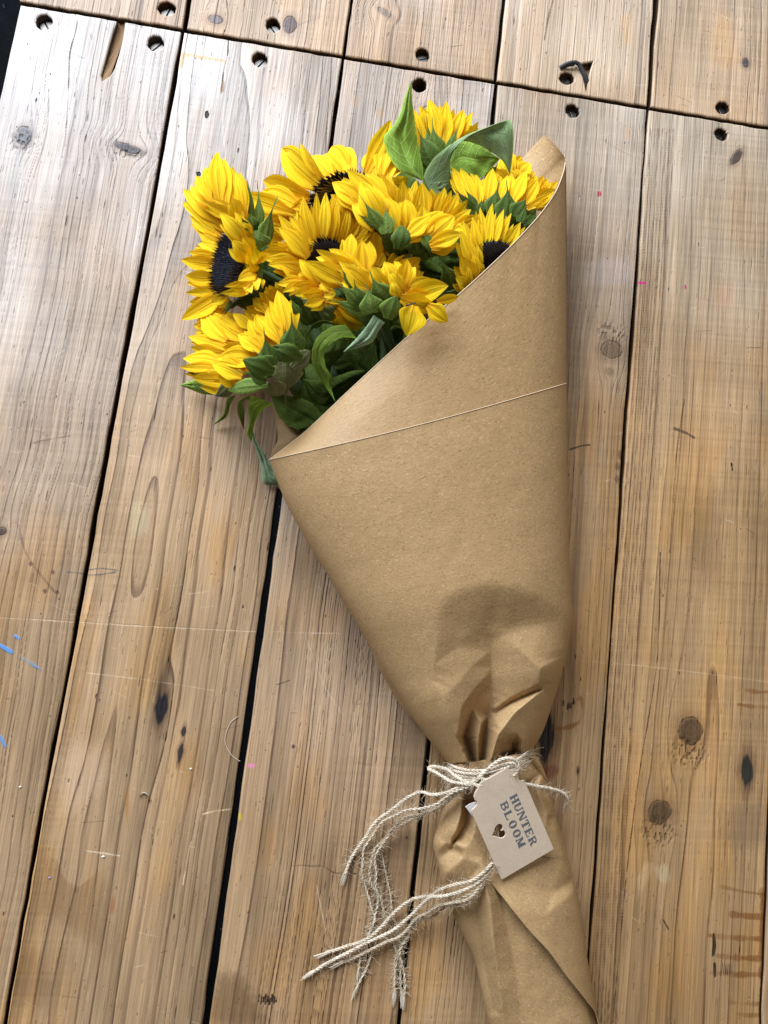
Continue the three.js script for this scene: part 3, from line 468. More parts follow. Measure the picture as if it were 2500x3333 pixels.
// below the string: the gathered tail of the wrap
const skL = along([[972, 1654], [984, 1690], [988, 1712], [961, 1738], [952, 1765], [936, 1820], [947, 1873], [955, 1909], [976, 1966], [997, 2015], [1019, 2060], [1030, 2093], [1044, 2160], [1056, 2212], [1080, 2330]]);
const skR = along([[1146, 1624], [1166, 1650], [1181, 1686], [1189, 1719], [1210, 1792], [1232, 1873], [1246, 1930], [1255, 1970], [1269, 2070], [1283, 2155], [1294, 2212], [1315, 2330]]);
const hsS = pl([[0, 0.026], [0.15, 0.022], [1, 0.018]]), HpS = pl([[0, 0.022], [0.12, 0.021], [0.4, 0.024], [1, 0.02]]);
const skFold = facets([
  [[970, 1650, 0], [986, 1712, 0], [958, 1745, 0], [936, 1820, 0], [947, 1873, 0], [957, 1912, 0], [997, 2015, 0], [1030, 2093, 0], [1056, 2212, 0], [1080, 2330, 0]], [[1148, 1622, 0], [1181, 1686, 0], [1210, 1792, 0], [1234, 1873, 0], [1257, 1970, 0], [1285, 2155, 0], [1318, 2330, 0]],
  [[1000, 1714, 4], [996, 1760, 4], [985, 1798, 4], [964, 1828, -1]], [[1012, 1735, -7], [1010, 1780, -11], [990, 1808, -8], [968, 1840, -3]], [[1026, 1738, 4], [1022, 1800, 4], [1002, 1852, 3], [966, 1884, 4]], [[945, 1828, 1], [985, 1822, 2]],
  [[1040, 1850, 2], [1043, 1890, 5], [1057, 1945, 8], [1067, 2050, 8], [1080, 2140, 6], [1092, 2250, 3], [1095, 2330, 0]], [[1012, 1900, -1], [1030, 1990, -2], [1046, 2080, -2], [1064, 2180, 0]], [[1072, 1890, -0.5], [1096, 2000, -1], [1118, 2120, -1], [1136, 2320, 0]],
  [[1158, 1700, 4], [1183, 1762, 4], [1176, 1800, 2], [1152, 1815, 0]], [[1148, 1700, -4], [1146, 1760, -6], [1138, 1795, -2]], [[1190, 1765, 0], [1200, 1792, 3], [1216, 1850, 2], [1226, 1890, 0]], [[1230, 1935, 1.5], [1195, 1962, 1], [1165, 1990, 0]], [[1232, 1905, -2], [1195, 1928, -2]],
  [[1045, 1720, 2], [1090, 1705, 2], [1120, 1690, 0]], [[1170, 2060, 0], [1230, 2100, 0], [1270, 2250, 0]]]);
const skBump = (x, y) => skFold(x, y, 2.5) * 1.15 + (fbm(x / 60, y / 90) - 0.5) * 0.0012 + (noise(x / 18, y / 22) - 0.5) * 0.0003;
function skPoint(s, a, lift = 0) {
  const L = skL(s), R = skR(s), u = (1 - Math.cos(a)) / 2, x = lerp(L[0], R[0], u), y = lerp(L[1], R[1], u), sn = Math.sin(a), hs = hsS(s);
  if (a <= Math.PI) return dat(x, y, hs + HpS(s) * Math.pow(Math.max(sn, 0), 0.85) + skBump(x, y) * sstep(0, 0.35, sn) + lift + 0.004 * sn * Math.sin(u * 19) * (1 - sstep(0, 0.14, s)));
  return dat(x, y, hs - (hs - 0.0015) * Math.pow(Math.max(-sn, 0), 0.55));
}
part('tail_panel', surf(140, 170, (u, v) => skPoint(v, u * Math.PI), 0.12, 0.28), PAPER, wrap);
part('under_panel', surf(30, 40, (u, v) => skPoint(v, Math.PI + u * Math.PI), 0.12, 0.28), PAPER, wrap);
{ // the right hand layer folded over the left one, its edge running down to the corner
  const ed = along([[1035, 1835], [1058, 1900], [1090, 1942], [1110, 1968], [1145, 2011], [1185, 2054], [1226, 2110], [1268, 2163], [1290, 2200], [1312, 2330]]);
  const f = (t, s) => { const q = lerp(0.34, 1, s), E = ed(s), L = skL(q), R = skR(q); const ue = clamp((E[0] - L[0]) / (R[0] - L[0]), 0.02, 0.97), a0 = Math.acos(1 - 2 * ue), a = lerp(a0, Math.PI, t), u = (1 - Math.cos(a)) / 2, k = clamp((u - ue) / (1 - ue)); const x = lerp(E[0], R[0], k), y = lerp(E[1], R[1], k); const sn = Math.sin(a);
    return dat(x, y, hsS(q) + HpS(q) * Math.pow(Math.max(sn, 0), 0.85) + skBump(x, y) * sstep(0, 0.35, sn) * sstep(0, 0.4, k) + 0.0016 + 0.0085 * (1 - k) * sstep(0.05, 0.3, s)); };
  part('tail_flap', surf(60, 90, f, 0.08, 0.2), PAPER, wrap);
  part('flap_edge', edgeLine((s) => f(0, s), 60, 0.0003), PAPER, wrap);
  // the curled corner just under the string
  part('curled_corner', surf(16, 14, (u, v) => { const A = along([[1141, 1640], [1150, 1660], [1182, 1690]])(v), B = along([[1156, 1630], [1170, 1652], [1184, 1688]])(v); return dat(lerp(A[0], B[0], u), lerp(A[1], B[1], u), 0.034 + 0.012 * Math.sin(Math.PI * u * 0.8) * (1 - v) - 0.006 * v); }, 0.02, 0.03), PAPER, wrap);
}
// ---------------------------------------------------------------- jute string
const JUTE = [[0.56, 0.46, 0.33], [0.62, 0.52, 0.39], [0.50, 0.40, 0.27]].map((c) => new THREE.MeshStandardMaterial({ color: new THREE.Color(...c), roughness: 0.9 }));
const twine = thing('jute_twine', 'pale jute string wound round the neck of the wrap with long frayed ends', 'string', dat(1030, 1690, 0));
const hairs = [], jr = rng(404);
function hair(p, d, len, r = 0.00016) {
  const pts = [p.clone()], v = d.clone().normalize(), c = p.clone();
  for (let i = 0; i < 3; i++) { v.x += (jr() - 0.5) * 0.9; v.y += (jr() - 0.5) * 0.7; v.z += (jr() - 0.5) * 0.9; v.normalize(); c.addScaledVector(v, len / 3); c.y = Math.max(c.y, 0.0006); pts.push(c.clone()); }
  const cu = new THREE.CatmullRomCurve3(pts), n = 5, pos = [], idx = [];
  for (let i = 0; i <= n; i++) { const q = cu.getPoint(i / n), w = r * (1 - 0.6 * i / n); for (let k = 0; k < 3; k++) { const a = k * 2.094; pos.push(q.x + Math.cos(a) * w, q.y + Math.sin(a) * w, q.z + Math.sin(a + 1) * w); } }
  for (let i = 0; i < n; i++) for (let k = 0; k < 3; k++) { const a = i * 3 + k, b = i * 3 + (k + 1) % 3; idx.push(a, a + 3, b, b, a + 3, b + 3); }
  const g = new THREE.BufferGeometry(); g.setAttribute('position', new THREE.Float32BufferAttribute(pos, 3)); g.setIndex(idx); g.computeVertexNormals(); hairs.push(g);
}
// a laid cord: strands twisted about the path, thinner where it untwists
function cord(points, r0, o = {}) {
  const r = r0 * 0.86;
  const c = new THREE.CatmullRomCurve3(points, !!o.closed, 'centripetal'), len = c.getLength(), pitch = o.pitch ?? 0.0085, n = Math.max(24, Math.round(len / pitch * 9)), fr = c.computeFrenetFrames(n, !!o.closed), ply = o.ply ?? 3, out = [], ph = jr() * 6;
  const P = []; for (let i = 0; i <= n; i++) P.push(c.getPointAt(i / n));
  for (let k = 0; k < ply; k++) {
    const q = r * 0.56 * (0.9 + 0.2 * jr());
    out.push(surf(6, n, (u, v) => {
      const i = Math.round(v * n), a = ph + k * 2 * Math.PI / ply + i / n * len / pitch * 2 * Math.PI, w = r * 0.54 * (1 + 0.12 * Math.sin(i * 0.37 + k)), p = P[i].clone().addScaledVector(fr.normals[i], Math.cos(a) * w).addScaledVector(fr.binormals[i], Math.sin(a) * w);
      const b = u * 2 * Math.PI, qq = q * (1 + 0.4 * (noise(i * 0.8, k * 9 + u * 4) - 0.5));
      return p.addScaledVector(fr.normals[i], Math.cos(b) * qq).addScaledVector(fr.binormals[i], Math.sin(b) * qq);
    }));
  }
  P.forEach((p, i) => { p.x += (noise(i * 0.11, ph) - 0.5) * 0.0008; p.z += (noise(i * 0.11, ph + 5) - 0.5) * 0.0008; });
  part(o.name ?? 'cord', mergeGeometries(out), JUTE[Math.floor(jr() * 3)], twine);
  const hn = Math.round(len * (o.fuzz ?? 2300));
  for (let i = 0; i < hn; i++) { const k = Math.floor(jr() * n), a = jr() * 6.28, d = fr.normals[k].clone().multiplyScalar(Math.cos(a)).addScaledVector(fr.binormals[k], Math.sin(a)).addScaledVector(fr.tangents[k], (jr() - 0.5) * 2.4); hair(P[k], d, 0.003 + jr() * jr() * 0.009); }
  if (o.fray) { // the cut end opens into a brush
    const e = P[n], t = fr.tangents[n], fg = [];
    for (let i = 0; i < 16; i++) { const a = jr() * 6.28, s = jr(), d = fr.normals[n].clone().multiplyScalar(Math.cos(a) * s).addScaledVector(fr.binormals[n], Math.sin(a) * s), b = e.clone().addScaledVector(d, r * 0.8).addScaledVector(t, -0.003); const q = b.clone().addScaledVector(t, 0.007 + jr() * 0.006).addScaledVector(d, r * (0.6 + o.fray * jr())); q.y = Math.max(q.y, 0.001); fg.push(tube([b, b.clone().lerp(q, 0.5).addScaledVector(d, 0.0003), q], 0.00035, 4, 0.00012)); }
    part('frayed_end', mergeGeometries(fg), JUTE[1], twine);
  }
}
const tw = (pts, hts, ox = 950, oy = 2400, sc = 2.37) => pts.map((p, i) => { const k = i / (pts.length - 1) * (hts.length - 1), j = Math.min(Math.floor(k), hts.length - 2); return at(ox + p[0] / sc, oy + p[1] / sc, lerp(hts[j], hts[j + 1], k - j)); });
// wound round the neck
for (let k = 0; k < 5; k++) {
  const d = k * 8, z = (k % 2) * 0.0012;
  cord([dat(971, 1650 + d, 0.028), dat(984, 1657 + d, 0.041), dat(1012, 1664 + d * 0.9, 0.050 + z), dat(1050, 1664 + d * 0.85, 0.053 + z), dat(1090, 1654 + d * 0.8, 0.052 + z), dat(1124, 1637 + d * 0.75, 0.045), dat(1147, 1618 + d * 0.7, 0.030), dat(1146, 1624 + d * 0.7, 0.012), dat(1110, 1642 + d * 0.7, 0.0035), dat(1050, 1662 + d * 0.7, 0.0035), dat(990, 1668 + d * 0.7, 0.0045), dat(972, 1660 + d, 0.014)], 0.00135, { closed: true, fuzz: 2000 });
}
const Z3 = (pts, hts) => tw(pts, hts, 1380, 2300, 3.456);
// the knot, its loops and the short end lying to the right
cord(Z3([[610, 800], [690, 730], [780, 650], [880, 590], [970, 580], [1050, 630], [1065, 700], [1030, 760], [940, 790], [830, 815], [720, 850]], [0.060, 0.064, 0.068, 0.066, 0.060, 0.058]), 0.0014, { name: 'bow_loop', fuzz: 1900 });
cord(Z3([[640, 740], [760, 700], [850, 670], [960, 640], [1020, 650], [1040, 700], [960, 730], [850, 740], [740, 790]], [0.058, 0.061, 0.062, 0.058]), 0.0014, { name: 'bow_loop', fuzz: 1900 });
cord(Z3([[560, 870], [620, 820], [720, 830], [850, 835], [980, 830], [1090, 860], [1200, 885], [1330, 910], [1430, 930], [1520, 955], [1590, 1000], [1615, 1060], [1600, 1100]], [0.060, 0.062, 0.060, 0.056, 0.050, 0.040, 0.034, 0.030]), 0.0016, { fray: 1.5, fuzz: 1800 });
cord(Z3([[600, 820], [520, 860], [440, 830], [340, 770], [280, 715], [180, 685], [70, 675], [50, 700], [100, 720], [200, 780], [290, 835], [400, 860], [520, 880], [600, 860]], [0.060, 0.055, 0.044, 0.034, 0.034, 0.045, 0.055, 0.060]), 0.0014, { name: 'bow_loop', fuzz: 1900 });
cord(Z3([[560, 880], [590, 830], [640, 800], [660, 850], [610, 890], [560, 860], [580, 800]], [0.061, 0.064, 0.064, 0.062]), 0.0015, { name: 'knot', fuzz: 2000 });
// long ends
const G = 0.0022;
cord(tw([[1420, 340], [1290, 385], [1180, 430], [1080, 442], [1000, 422], [920, 450], [830, 510], [760, 570], [680, 622], [610, 700], [570, 770], [510, 850], [460, 930], [430, 1000], [412, 1050]], [0.058, 0.046, 0.030, 0.016, 0.009, 0.006, G, G]), 0.0014, { fray: 0.8 });
cord(tw([[1380, 375], [1230, 430], [1120, 512], [1000, 547], [880, 562], [800, 600], [700, 650], [640, 730], [580, 820], [552, 870], [548, 960], [540, 1060], [562, 1130], [590, 1230], [620, 1340], [642, 1390], [612, 1480], [590, 1560]], [0.057, 0.044, 0.026, 0.010, 0.006, 0.005, G, G, G]), 0.0010, { ply: 2 });
cord(tw([[1300, 410], [1180, 505], [1060, 570], [960, 602], [880, 612], [780, 700], [700, 800], [640, 860], [610, 960], [598, 1060], [620, 1150], [680, 1230], [702, 1320], [720, 1400], [750, 1480], [790, 1600], [812, 1680], [797, 1800], [790, 1960]], [0.052, 0.034, 0.016, 0.007, 0.006, 0.005, G, G, G, G]), 0.0011, { ply: 2, fray: 1.2 });
cord(tw([[1290, 425], [1150, 532], [1000, 602], [900, 642], [780, 722], [680, 850], [640, 930], [652, 1060], [645, 1140], [665, 1240], [650, 1340], [622, 1450], [590, 1540], [612, 1650], [572, 1790], [540, 1850], [500, 1935]], [0.050, 0.028, 0.010, 0.006, 0.005, G, G, G, G]), 0.0011, { ply: 2, fray: 1.4 });
cord(tw([[690, 880], [712, 990], [740, 1120], [765, 1240], [770, 1330], [792, 1400], [832, 1540], [832, 1650], [836, 1800], [842, 1990]], [G, G, G, G]), 0.0009, { ply: 2, fray: 1.2 });
cord(tw([[620, 800], [640, 900], [650, 1000], [640, 1100], [690, 1200], [690, 1290], [760, 1420]], [G, G, G]), 0.0008, { ply: 2 });
cord(tw([[560, 1560], [545, 1640], [525, 1720], [512, 1810]], [G, G]), 0.0010, { ply: 2, fray: 0.8 });
cord(tw([[1550, 965], [1470, 1050], [1380, 1110], [1270, 1132], [1150, 1172], [1070, 1222], [950, 1242], [860, 1292], [780, 1362], [700, 1452], [600, 1542], [520, 1582], [420, 1612], [330, 1642], [262, 1662]], [0.057, 0.055, 0.052, 0.044, 0.026, 0.013, 0.008, 0.006, 0.006, 0.006, 0.005, G, G]), 0.0014, { fray: 1.0 });
cord(tw([[1560, 990], [1480, 1080], [1400, 1140], [1290, 1192], [1180, 1222], [1080, 1232], [1000, 1292], [920, 1372], [830, 1452], [740, 1512], [650, 1552], [540, 1602], [450, 1652], [330, 1712], [240, 1762], [160, 1815]], [0.055, 0.054, 0.051, 0.043, 0.030, 0.016, 0.009, 0.0065, 0.0065, 0.006, 0.005, G, G]), 0.0014, { fray: 1.0 });
cord(tw([[1545, 1010], [1450, 1150], [1370, 1242], [1260, 1272], [1150, 1292], [1050, 1352], [950, 1402], [890, 1482], [820, 1542], [720, 1582], [620, 1632], [520, 1682], [430, 1720], [370, 1745]], [0.053, 0.053, 0.050, 0.040, 0.022, 0.012, 0.008, 0.0065, 0.006, 0.005, G, G]), 0.0013, { fray: 1.2 });
cord(tw([[1480, 1110], [1420, 1212], [1330, 1292], [1200, 1292], [1100, 1322], [1000, 1402], [930, 1452], [900, 1532], [850, 1602], [832, 1682], [862, 1800], [872, 1900], [866, 1990]], [0.053, 0.051, 0.044, 0.026, 0.012, 0.006, 0.005, 0.005, G, G, G]), 0.0012, { ply: 2, fray: 1.2 });
cord(tw([[1500, 1090], [1400, 1190], [1300, 1240], [1180, 1312], [1080, 1382], [980, 1422], [900, 1502], [862, 1582], [800, 1702], [792, 1850], [786, 1985]], [0.053, 0.051, 0.046, 0.028, 0.013, 0.007, 0.005, 0.005, G, G, G]), 0.0011, { ply: 2, fray: 1.2 });
{ const g = mergeGeometries(hairs); const m = part('loose_fibres', g, new THREE.MeshStandardMaterial({ color: new THREE.Color(0.6, 0.47, 0.31), roughness: 0.8 }), twine); m.userData.kind = 'stuff'; }

// ---------------------------------------------------------------- the card tag
{
  // its own axes: x across from the left side, y up from the foot, in the plane of the card
  const q = (x, y, h) => at(1300 + x / 2.37, 2350 + y / 2.37, h);
  const BL = q(785, 1215, 0.050), BR = q(1198, 1000, 0.047), TL = q(525, 660, 0.063);
  const ex = BR.clone().sub(BL), W = ex.length(); ex.normalize();
  const ey = TL.clone().sub(BL); ey.addScaledVector(ex, -ey.dot(ex)).normalize();
  const ez = V3().crossVectors(ex, ey);
  ey.applyAxisAngle(ez, 0.055); ex.applyAxisAngle(ez, 0.055);
  const k = W / 466, L = 760 * k;
  const S = (x, y) => new THREE.Vector2(x * k, y * k), sh = new THREE.Shape();
  const o = [[8, 0], [458, 0], [466, 8], [466, 610], [442, 616], [432, 640], [440, 652], [436, 690], [416, 712], [380, 760], [150, 760], [112, 728], [82, 712], [62, 688], [60, 660], [72, 645], [60, 622], [36, 612], [4, 604], [0, 590], [0, 8]];
  sh.setFromPoints(o.map(([x, y]) => S(x, y)));
  const hp = new THREE.Path(), hx = 122, hy = 347, hv = [];
  for (let i = 0; i < 40; i++) { const a = i / 40 * 2 * Math.PI, X = 16 * Math.sin(a) ** 3, Y = 13 * Math.cos(a) - 5 * Math.cos(2 * a) - 2 * Math.cos(3 * a) - Math.cos(4 * a); hv.push(S(hx + (Y + 2) * 3.6, hy - X * 3.5)); }
  hp.setFromPoints(hv); sh.holes.push(hp);
  const g = new THREE.ExtrudeGeometry(sh, { depth: 0.0007, bevelEnabled: true, bevelSize: 0.0003, bevelThickness: 0.0002, bevelOffset: -0.0003, bevelSegments: 1 });
  const P = g.attributes.position; for (let i = 0; i < P.count; i++) g.attributes.uv.setXY(i, P.getX(i) / W, P.getY(i) / L);
  const cw = 640, ch = Math.round(640 * L / W), c = canvasOf(cw, ch), x = c.getContext('2d'), im = x.createImageData(cw, ch), r = rng(8), b = canvasOf(cw, ch), bx = b.getContext('2d'), bi = bx.createImageData(cw, ch);
  for (let j = 0; j < ch; j++) for (let i = 0; i < cw; i++) { const n = noise(i / 5, j / 5), m = 0.9 + 0.2 * (noise(i / 2.2, j / 2.2) - 0.5) + 0.16 * (n - 0.5) + 0.16 * (r() - 0.5) + 0.1 * (fbm(i / 90, j / 90) - 0.5), t = (j * cw + i) * 4; im.data.set([srgb(0.66 * m), srgb(0.51 * m), srgb(0.365 * m), 255], t); const v = 128 + 80 * (n - 0.5) + 40 * (r() - 0.5); bi.data.set([v, v, v, 255], t); }
  x.putImageData(im, 0, 0); bx.putImageData(bi, 0, 0);
  for (let i = 0; i < 500; i++) { const a = r() * 6.3, l = 2 + r() * 9, X = r() * cw, Y = r() * ch; x.strokeStyle = r() < 0.5 ? 'rgba(90,62,40,0.35)' : 'rgba(240,220,190,0.35)'; x.lineWidth = 1; x.beginPath(); x.moveTo(X, Y); x.lineTo(X + Math.cos(a) * l, Y + Math.sin(a) * l); x.stroke(); }
  const f = cw / 466;                                          // canvas pixels per unit of the card
  // rubber-stamped slab letters, drawn as strokes on a 5 x 7 grid: stems, serifs, bowls
  const ink = document.createElement('canvas'); ink.width = cw; ink.height = ch; const y = ink.getContext('2d');
  y.fillStyle = y.strokeStyle = 'rgb(46,56,68)';
  const word = (text, cxu, cyu, len, cap) => {
    y.save(); y.translate(cxu * f, (760 - cyu) * f); y.rotate(Math.PI / 2);
    const n = text.length, step = len / (n - 1 + 0.78), gw = step * 0.80 * f, H = cap * f, st = gw * 0.34, th = H * 0.14;
    const rect = (a, b2, w, h2) => y.fillRect(a, -b2 - h2 + H / 2, w, h2);            // b2 measured up from the foot of the letter
    [...text].forEach((chr, i) => {
      y.save(); y.translate((-len / 2 + i * step) * f, 0);
      const stem = (a, s = st) => { rect(a, 0, s, H); rect(a - gw * 0.07, 0, s + gw * 0.14, th); rect(a - gw * 0.07, H - th, s + gw * 0.14, th); };
      const ring = (rx, ry, px, py, wd) => { y.lineWidth = th; y.beginPath(); y.ellipse(px, H / 2 - py, rx, ry, 0, 0, 6.3); y.fill(); y.save(); y.globalCompositeOperation = 'destination-out'; y.beginPath(); y.ellipse(px, H / 2 - py, rx - wd, ry - th, 0, 0, 6.3); y.fill(); y.restore(); };
      const diag = (ax, ay, bx2, by, w) => { y.beginPath(); y.moveTo(ax, H / 2 - ay); y.lineTo(ax + w, H / 2 - ay); y.lineTo(bx2 + w, H / 2 - by); y.lineTo(bx2, H / 2 - by); y.fill(); };
      if (chr === 'H') { stem(0); stem(gw - st); rect(0, H * 0.44, gw, th); }
      if (chr === 'U') { rect(0, H * 0.25, st, H * 0.75); rect(gw - st * 0.7, H * 0.25, st * 0.55, H * 0.75); rect(-gw * 0.07, H - th, st + gw * 0.14, th); rect(gw - st * 0.95, H - th, st * 1.05, th); y.save(); y.beginPath(); y.rect(-10, H / 2 - H * 0.36, gw + 20, H * 0.5); y.clip(); ring(gw * 0.47, H * 0.36, gw * 0.47, H * 0.355, st * 0.85); y.restore(); }
      if (chr === 'N') { rect(0, 0, st * 0.55, H); rect(-gw * 0.07, 0, st * 0.85, th); rect(-gw * 0.07, H - th, st * 1.2, th); diag(0, H, gw - st * 1.0, 0, st); rect(gw - st * 0.55, 0, st * 0.55, H); rect(gw - st * 0.85, H - th, st * 1.1, th); }
      if (chr === 'T') { rect(gw / 2 - st / 2, 0, st, H); rect(gw / 2 - st * 0.9, 0, st * 1.8, th); rect(0, H - th, gw, th); rect(0, H * 0.68, st * 0.42, H * 0.32); rect(gw - st * 0.42, H * 0.68, st * 0.42, H * 0.32); }
      if (chr === 'E' || chr === 'L') { stem(0); rect(0, 0, gw * 0.95, th); rect(gw * 0.95 - st * 0.42, 0, st * 0.42, H * 0.32); if (chr === 'E') { rect(0, H - th, gw * 0.92, th); rect(gw * 0.92 - st * 0.42, H * 0.70, st * 0.42, H * 0.3); rect(0, H * 0.45, gw * 0.62, th * 0.9); rect(gw * 0.58, H * 0.36, st * 0.32, H * 0.28); } }
      if (chr === 'R' || chr === 'B') { stem(0); y.save(); y.beginPath(); y.rect(st * 0.7, -H, gw * 2, 2 * H); y.clip(); ring(gw * 0.5, H * 0.27, gw * 0.42, H * 0.73, st * 0.8); if (chr === 'B') ring(gw * 0.55, H * 0.29, gw * 0.42, H * 0.29, st * 0.85); y.restore(); if (chr === 'R') { diag(gw * 0.42, H * 0.48, gw * 0.66, 0, st * 0.95); rect(gw * 0.62, 0, st * 1.25, th); } }
      if (chr === 'O') ring(gw * 0.5, H * 0.52, gw * 0.5, H * 0.5, st);
      if (chr === 'M') { rect(0, 0, st * 0.5, H); rect(-gw * 0.08, 0, st * 0.9, th); rect(-gw * 0.08, H - th, st, th); diag(st * 0.05, H, gw * 0.45 - st * 0.2, H * 0.05, st * 0.8); diag(gw * 0.95 - st * 0.5, H, gw * 0.45, H * 0.05, st * 0.5); rect(gw - st * 0.9, 0, st, H); rect(gw - st * 1.05, 0, st * 1.35, th); rect(gw - st * 0.8, H - th, st * 1.1, th); }
      y.restore();
    });
    y.restore();
  };
  word('HUNTER', 340, 331, 428, 64); word('BLOOM', 250, 344, 376, 62);
  y.globalCompositeOperation = 'destination-out';              // the stamp has taken unevenly
  for (let i = 0; i < 2600; i++) { y.fillStyle = 'rgba(0,0,0,' + (0.15 + 0.5 * r()) + ')'; y.beginPath(); y.arc(r() * cw, r() * ch, 0.5 + r() * 1.5, 0, 6.3); y.fill(); }
  x.globalAlpha = 0.72; x.drawImage(ink, 0, 0); x.globalAlpha = 1;
  const mat = new THREE.MeshPhysicalMaterial({ map: texOf(c, true), bumpMap: texOf(b, false), bumpScale: 0.00008, roughness: 0.75 });
  const t = thing('gift_tag', 'small tan card tag with dark stamped letters and a punched heart, hung from the string', 'tag', BL);
  const m = new THREE.Mesh(g, mat); m.name = 'card'; m.quaternion.setFromRotationMatrix(new THREE.Matrix4().makeBasis(ex, ey, ez)); m.castShadow = m.receiveShadow = true; t.add(m);
  // the strands that pass behind the heart
  cord([q(700, 690, 0.0550), q(720, 790, 0.0528), q(735, 860, 0.0515), q(745, 930, 0.0505), q(722, 1040, 0.0490)], 0.0013, {});
  cord([q(720, 690, 0.0550), q(745, 800, 0.0528), q(760, 870, 0.0515), q(762, 940, 0.0505), q(735, 1050, 0.0490)], 0.0013, {});
  cord([q(680, 690, 0.0550), q(698, 800, 0.0528), q(708, 860, 0.0515), q(720, 930, 0.0505), q(705, 1045, 0.0490)], 0.0013, {});
  // a second card shows its pale corner behind
  const inCard = (x0, y0) => { const dx = x0 - 785, dy = y0 - 1215; return new THREE.Vector2((0.886 * dx - 0.461 * dy) * k, -(0.424 * dx + 0.906 * dy) * k); };
  const g2 = new THREE.ExtrudeGeometry(new THREE.Shape([[468, 655], [500, 636], [560, 620], [640, 760], [660, 860], [600, 830], [540, 742], [505, 700]].map(([a, b2]) => inCard(a, b2))), { depth: 0.0006, bevelEnabled: false });
  const t2 = thing('gift_tag', 'second pale card almost hidden under the stamped tag', 'tag', BL.clone().addScaledVector(ez, -0.0014));
  const m2 = new THREE.Mesh(g2, new THREE.MeshStandardMaterial({ color: new THREE.Color(0.6, 0.56, 0.53), roughness: 0.7 })); m2.name = 'card'; m2.quaternion.copy(m.quaternion); m2.castShadow = m2.receiveShadow = true; t2.add(m2);
}
// ---------------------------------------------------------------- sunflowers
function petalTexture() {
  const w = 128, h = 256, c = canvasOf(w, h), x = c.getContext('2d'), im = x.createImageData(w, h), b = canvasOf(w, h), bx = b.getContext('2d'), bi = bx.createImageData(w, h);
  for (let j = 0; j < h; j++) for (let i = 0; i < w; i++) {
    const v = 1 - j / h, u = i / w, n = noise(u * 30, v * 2.2), n2 = noise(u * 11 + 9, v * 1.5), k = (j * w + i) * 4;
    const foot = sstep(0.42, 0, v), m = 1.0 + 0.25 * (n - 0.5) + 0.22 * (n2 - 0.5) - 0.12 * Math.exp(-((u - 0.5) ** 2) * 500);
    im.data.set([srgb(m * lerp(0.93, 0.86, foot)), srgb(m * lerp(0.60, 0.45, foot)), srgb(m * 0.008), 255], k);
    const q = 255 * clamp(0.5 + 0.45 * (n - 0.5) + 0.35 * (n2 - 0.5)); bi.data.set([q, q, q, 255], k);
  }
  x.putImageData(im, 0, 0); bx.putImageData(bi, 0, 0);
  return [texOf(c, true), texOf(b, false)];
}
function leafTexture(base, vein, seed, fuzz) {
  const w = 256, h = 512, c = canvasOf(w, h), x = c.getContext('2d'), im = x.createImageData(w, h), b = canvasOf(w, h), bx = b.getContext('2d'), r = rng(seed);
  for (let j = 0; j < h; j++) for (let i = 0; i < w; i++) { const eg = Math.pow(Math.abs(i / w * 2 - 1), 6), m = 0.88 + 0.75 * eg + 0.5 * (fbm(i / 26, j / 26) - 0.5) + 0.24 * (noise(i / 4 + seed, j / 4) - 0.5) + fuzz * (r() - 0.5) + 0.06; im.data.set([srgb(base[0] * m), srgb(base[1] * m), srgb(base[2] * m), 255], (j * w + i) * 4); }
  x.putImageData(im, 0, 0); bx.fillStyle = '#999'; bx.fillRect(0, 0, w, h);
  const vc = 'rgba(' + vein.map((q) => Math.round(srgb(q))).join() + ',';
  const stroke = (pts, wd, al) => { for (const [g, st, ww] of [[x, vc + al + ')', wd], [bx, 'rgba(50,50,50,0.7)', wd * 1.8]]) { g.strokeStyle = st; g.lineWidth = ww; g.lineCap = 'round'; g.beginPath(); pts.forEach((p, i) => (i ? g.lineTo(p[0], p[1]) : g.moveTo(p[0], p[1]))); g.stroke(); } };
  for (let s = -1; s <= 1; s += 2) for (let k = 0; k < 7; k++) {
    const y0 = h * (0.97 - k * 0.125), pts = []; for (let i = 0; i <= 12; i++) { const t = i / 12; pts.push([w / 2 + s * t * w * 0.5, y0 - (t * 0.75 + t * t * 0.45) * h * 0.2 * (1 - k * 0.06) + (noise(t * 4 + k, s + seed) - 0.5) * 8]); }
    stroke(pts, 4.2 - k * 0.3, 0.75);
    for (let i = 2; i < 12; i += 2) { const [a, d] = pts[i], a2 = a + s * 10 + (r() - 0.5) * 10, d2 = d + 26 + r() * 18; stroke([[a, d], [(a + a2) / 2 + 3, (d + d2) / 2], [a2, d2]], 1.8, 0.4); }
  }
  stroke([[w / 2, h], [w / 2, 0]], 7, 0.85);
  return [texOf(c, true), texOf(b, false)];
}
const [petMap, petBump] = petalTexture();
const PETAL = [[1, 1, 1], [1, 0.95, 0.9], [0.97, 1, 1], [1, 0.9, 0.7]].map((c) => new THREE.MeshPhysicalMaterial({ map: petMap, bumpMap: petBump, bumpScale: 0.0005, color: new THREE.Color(...c), roughness: 0.8, specularIntensity: 0.25, transmission: 0.32, thickness: 0, side: THREE.DoubleSide }));
const leafMat = (base, vein, seed, o = {}) => { const [m, b] = leafTexture(base, vein, seed, o.fuzz ?? 0.2); return new THREE.MeshPhysicalMaterial({ map: m, bumpMap: b, bumpScale: 0.0011, roughness: o.rough ?? 0.7, transmission: o.trans ?? 0.12, thickness: 0, specularIntensity: 0.35, side: THREE.DoubleSide }); };
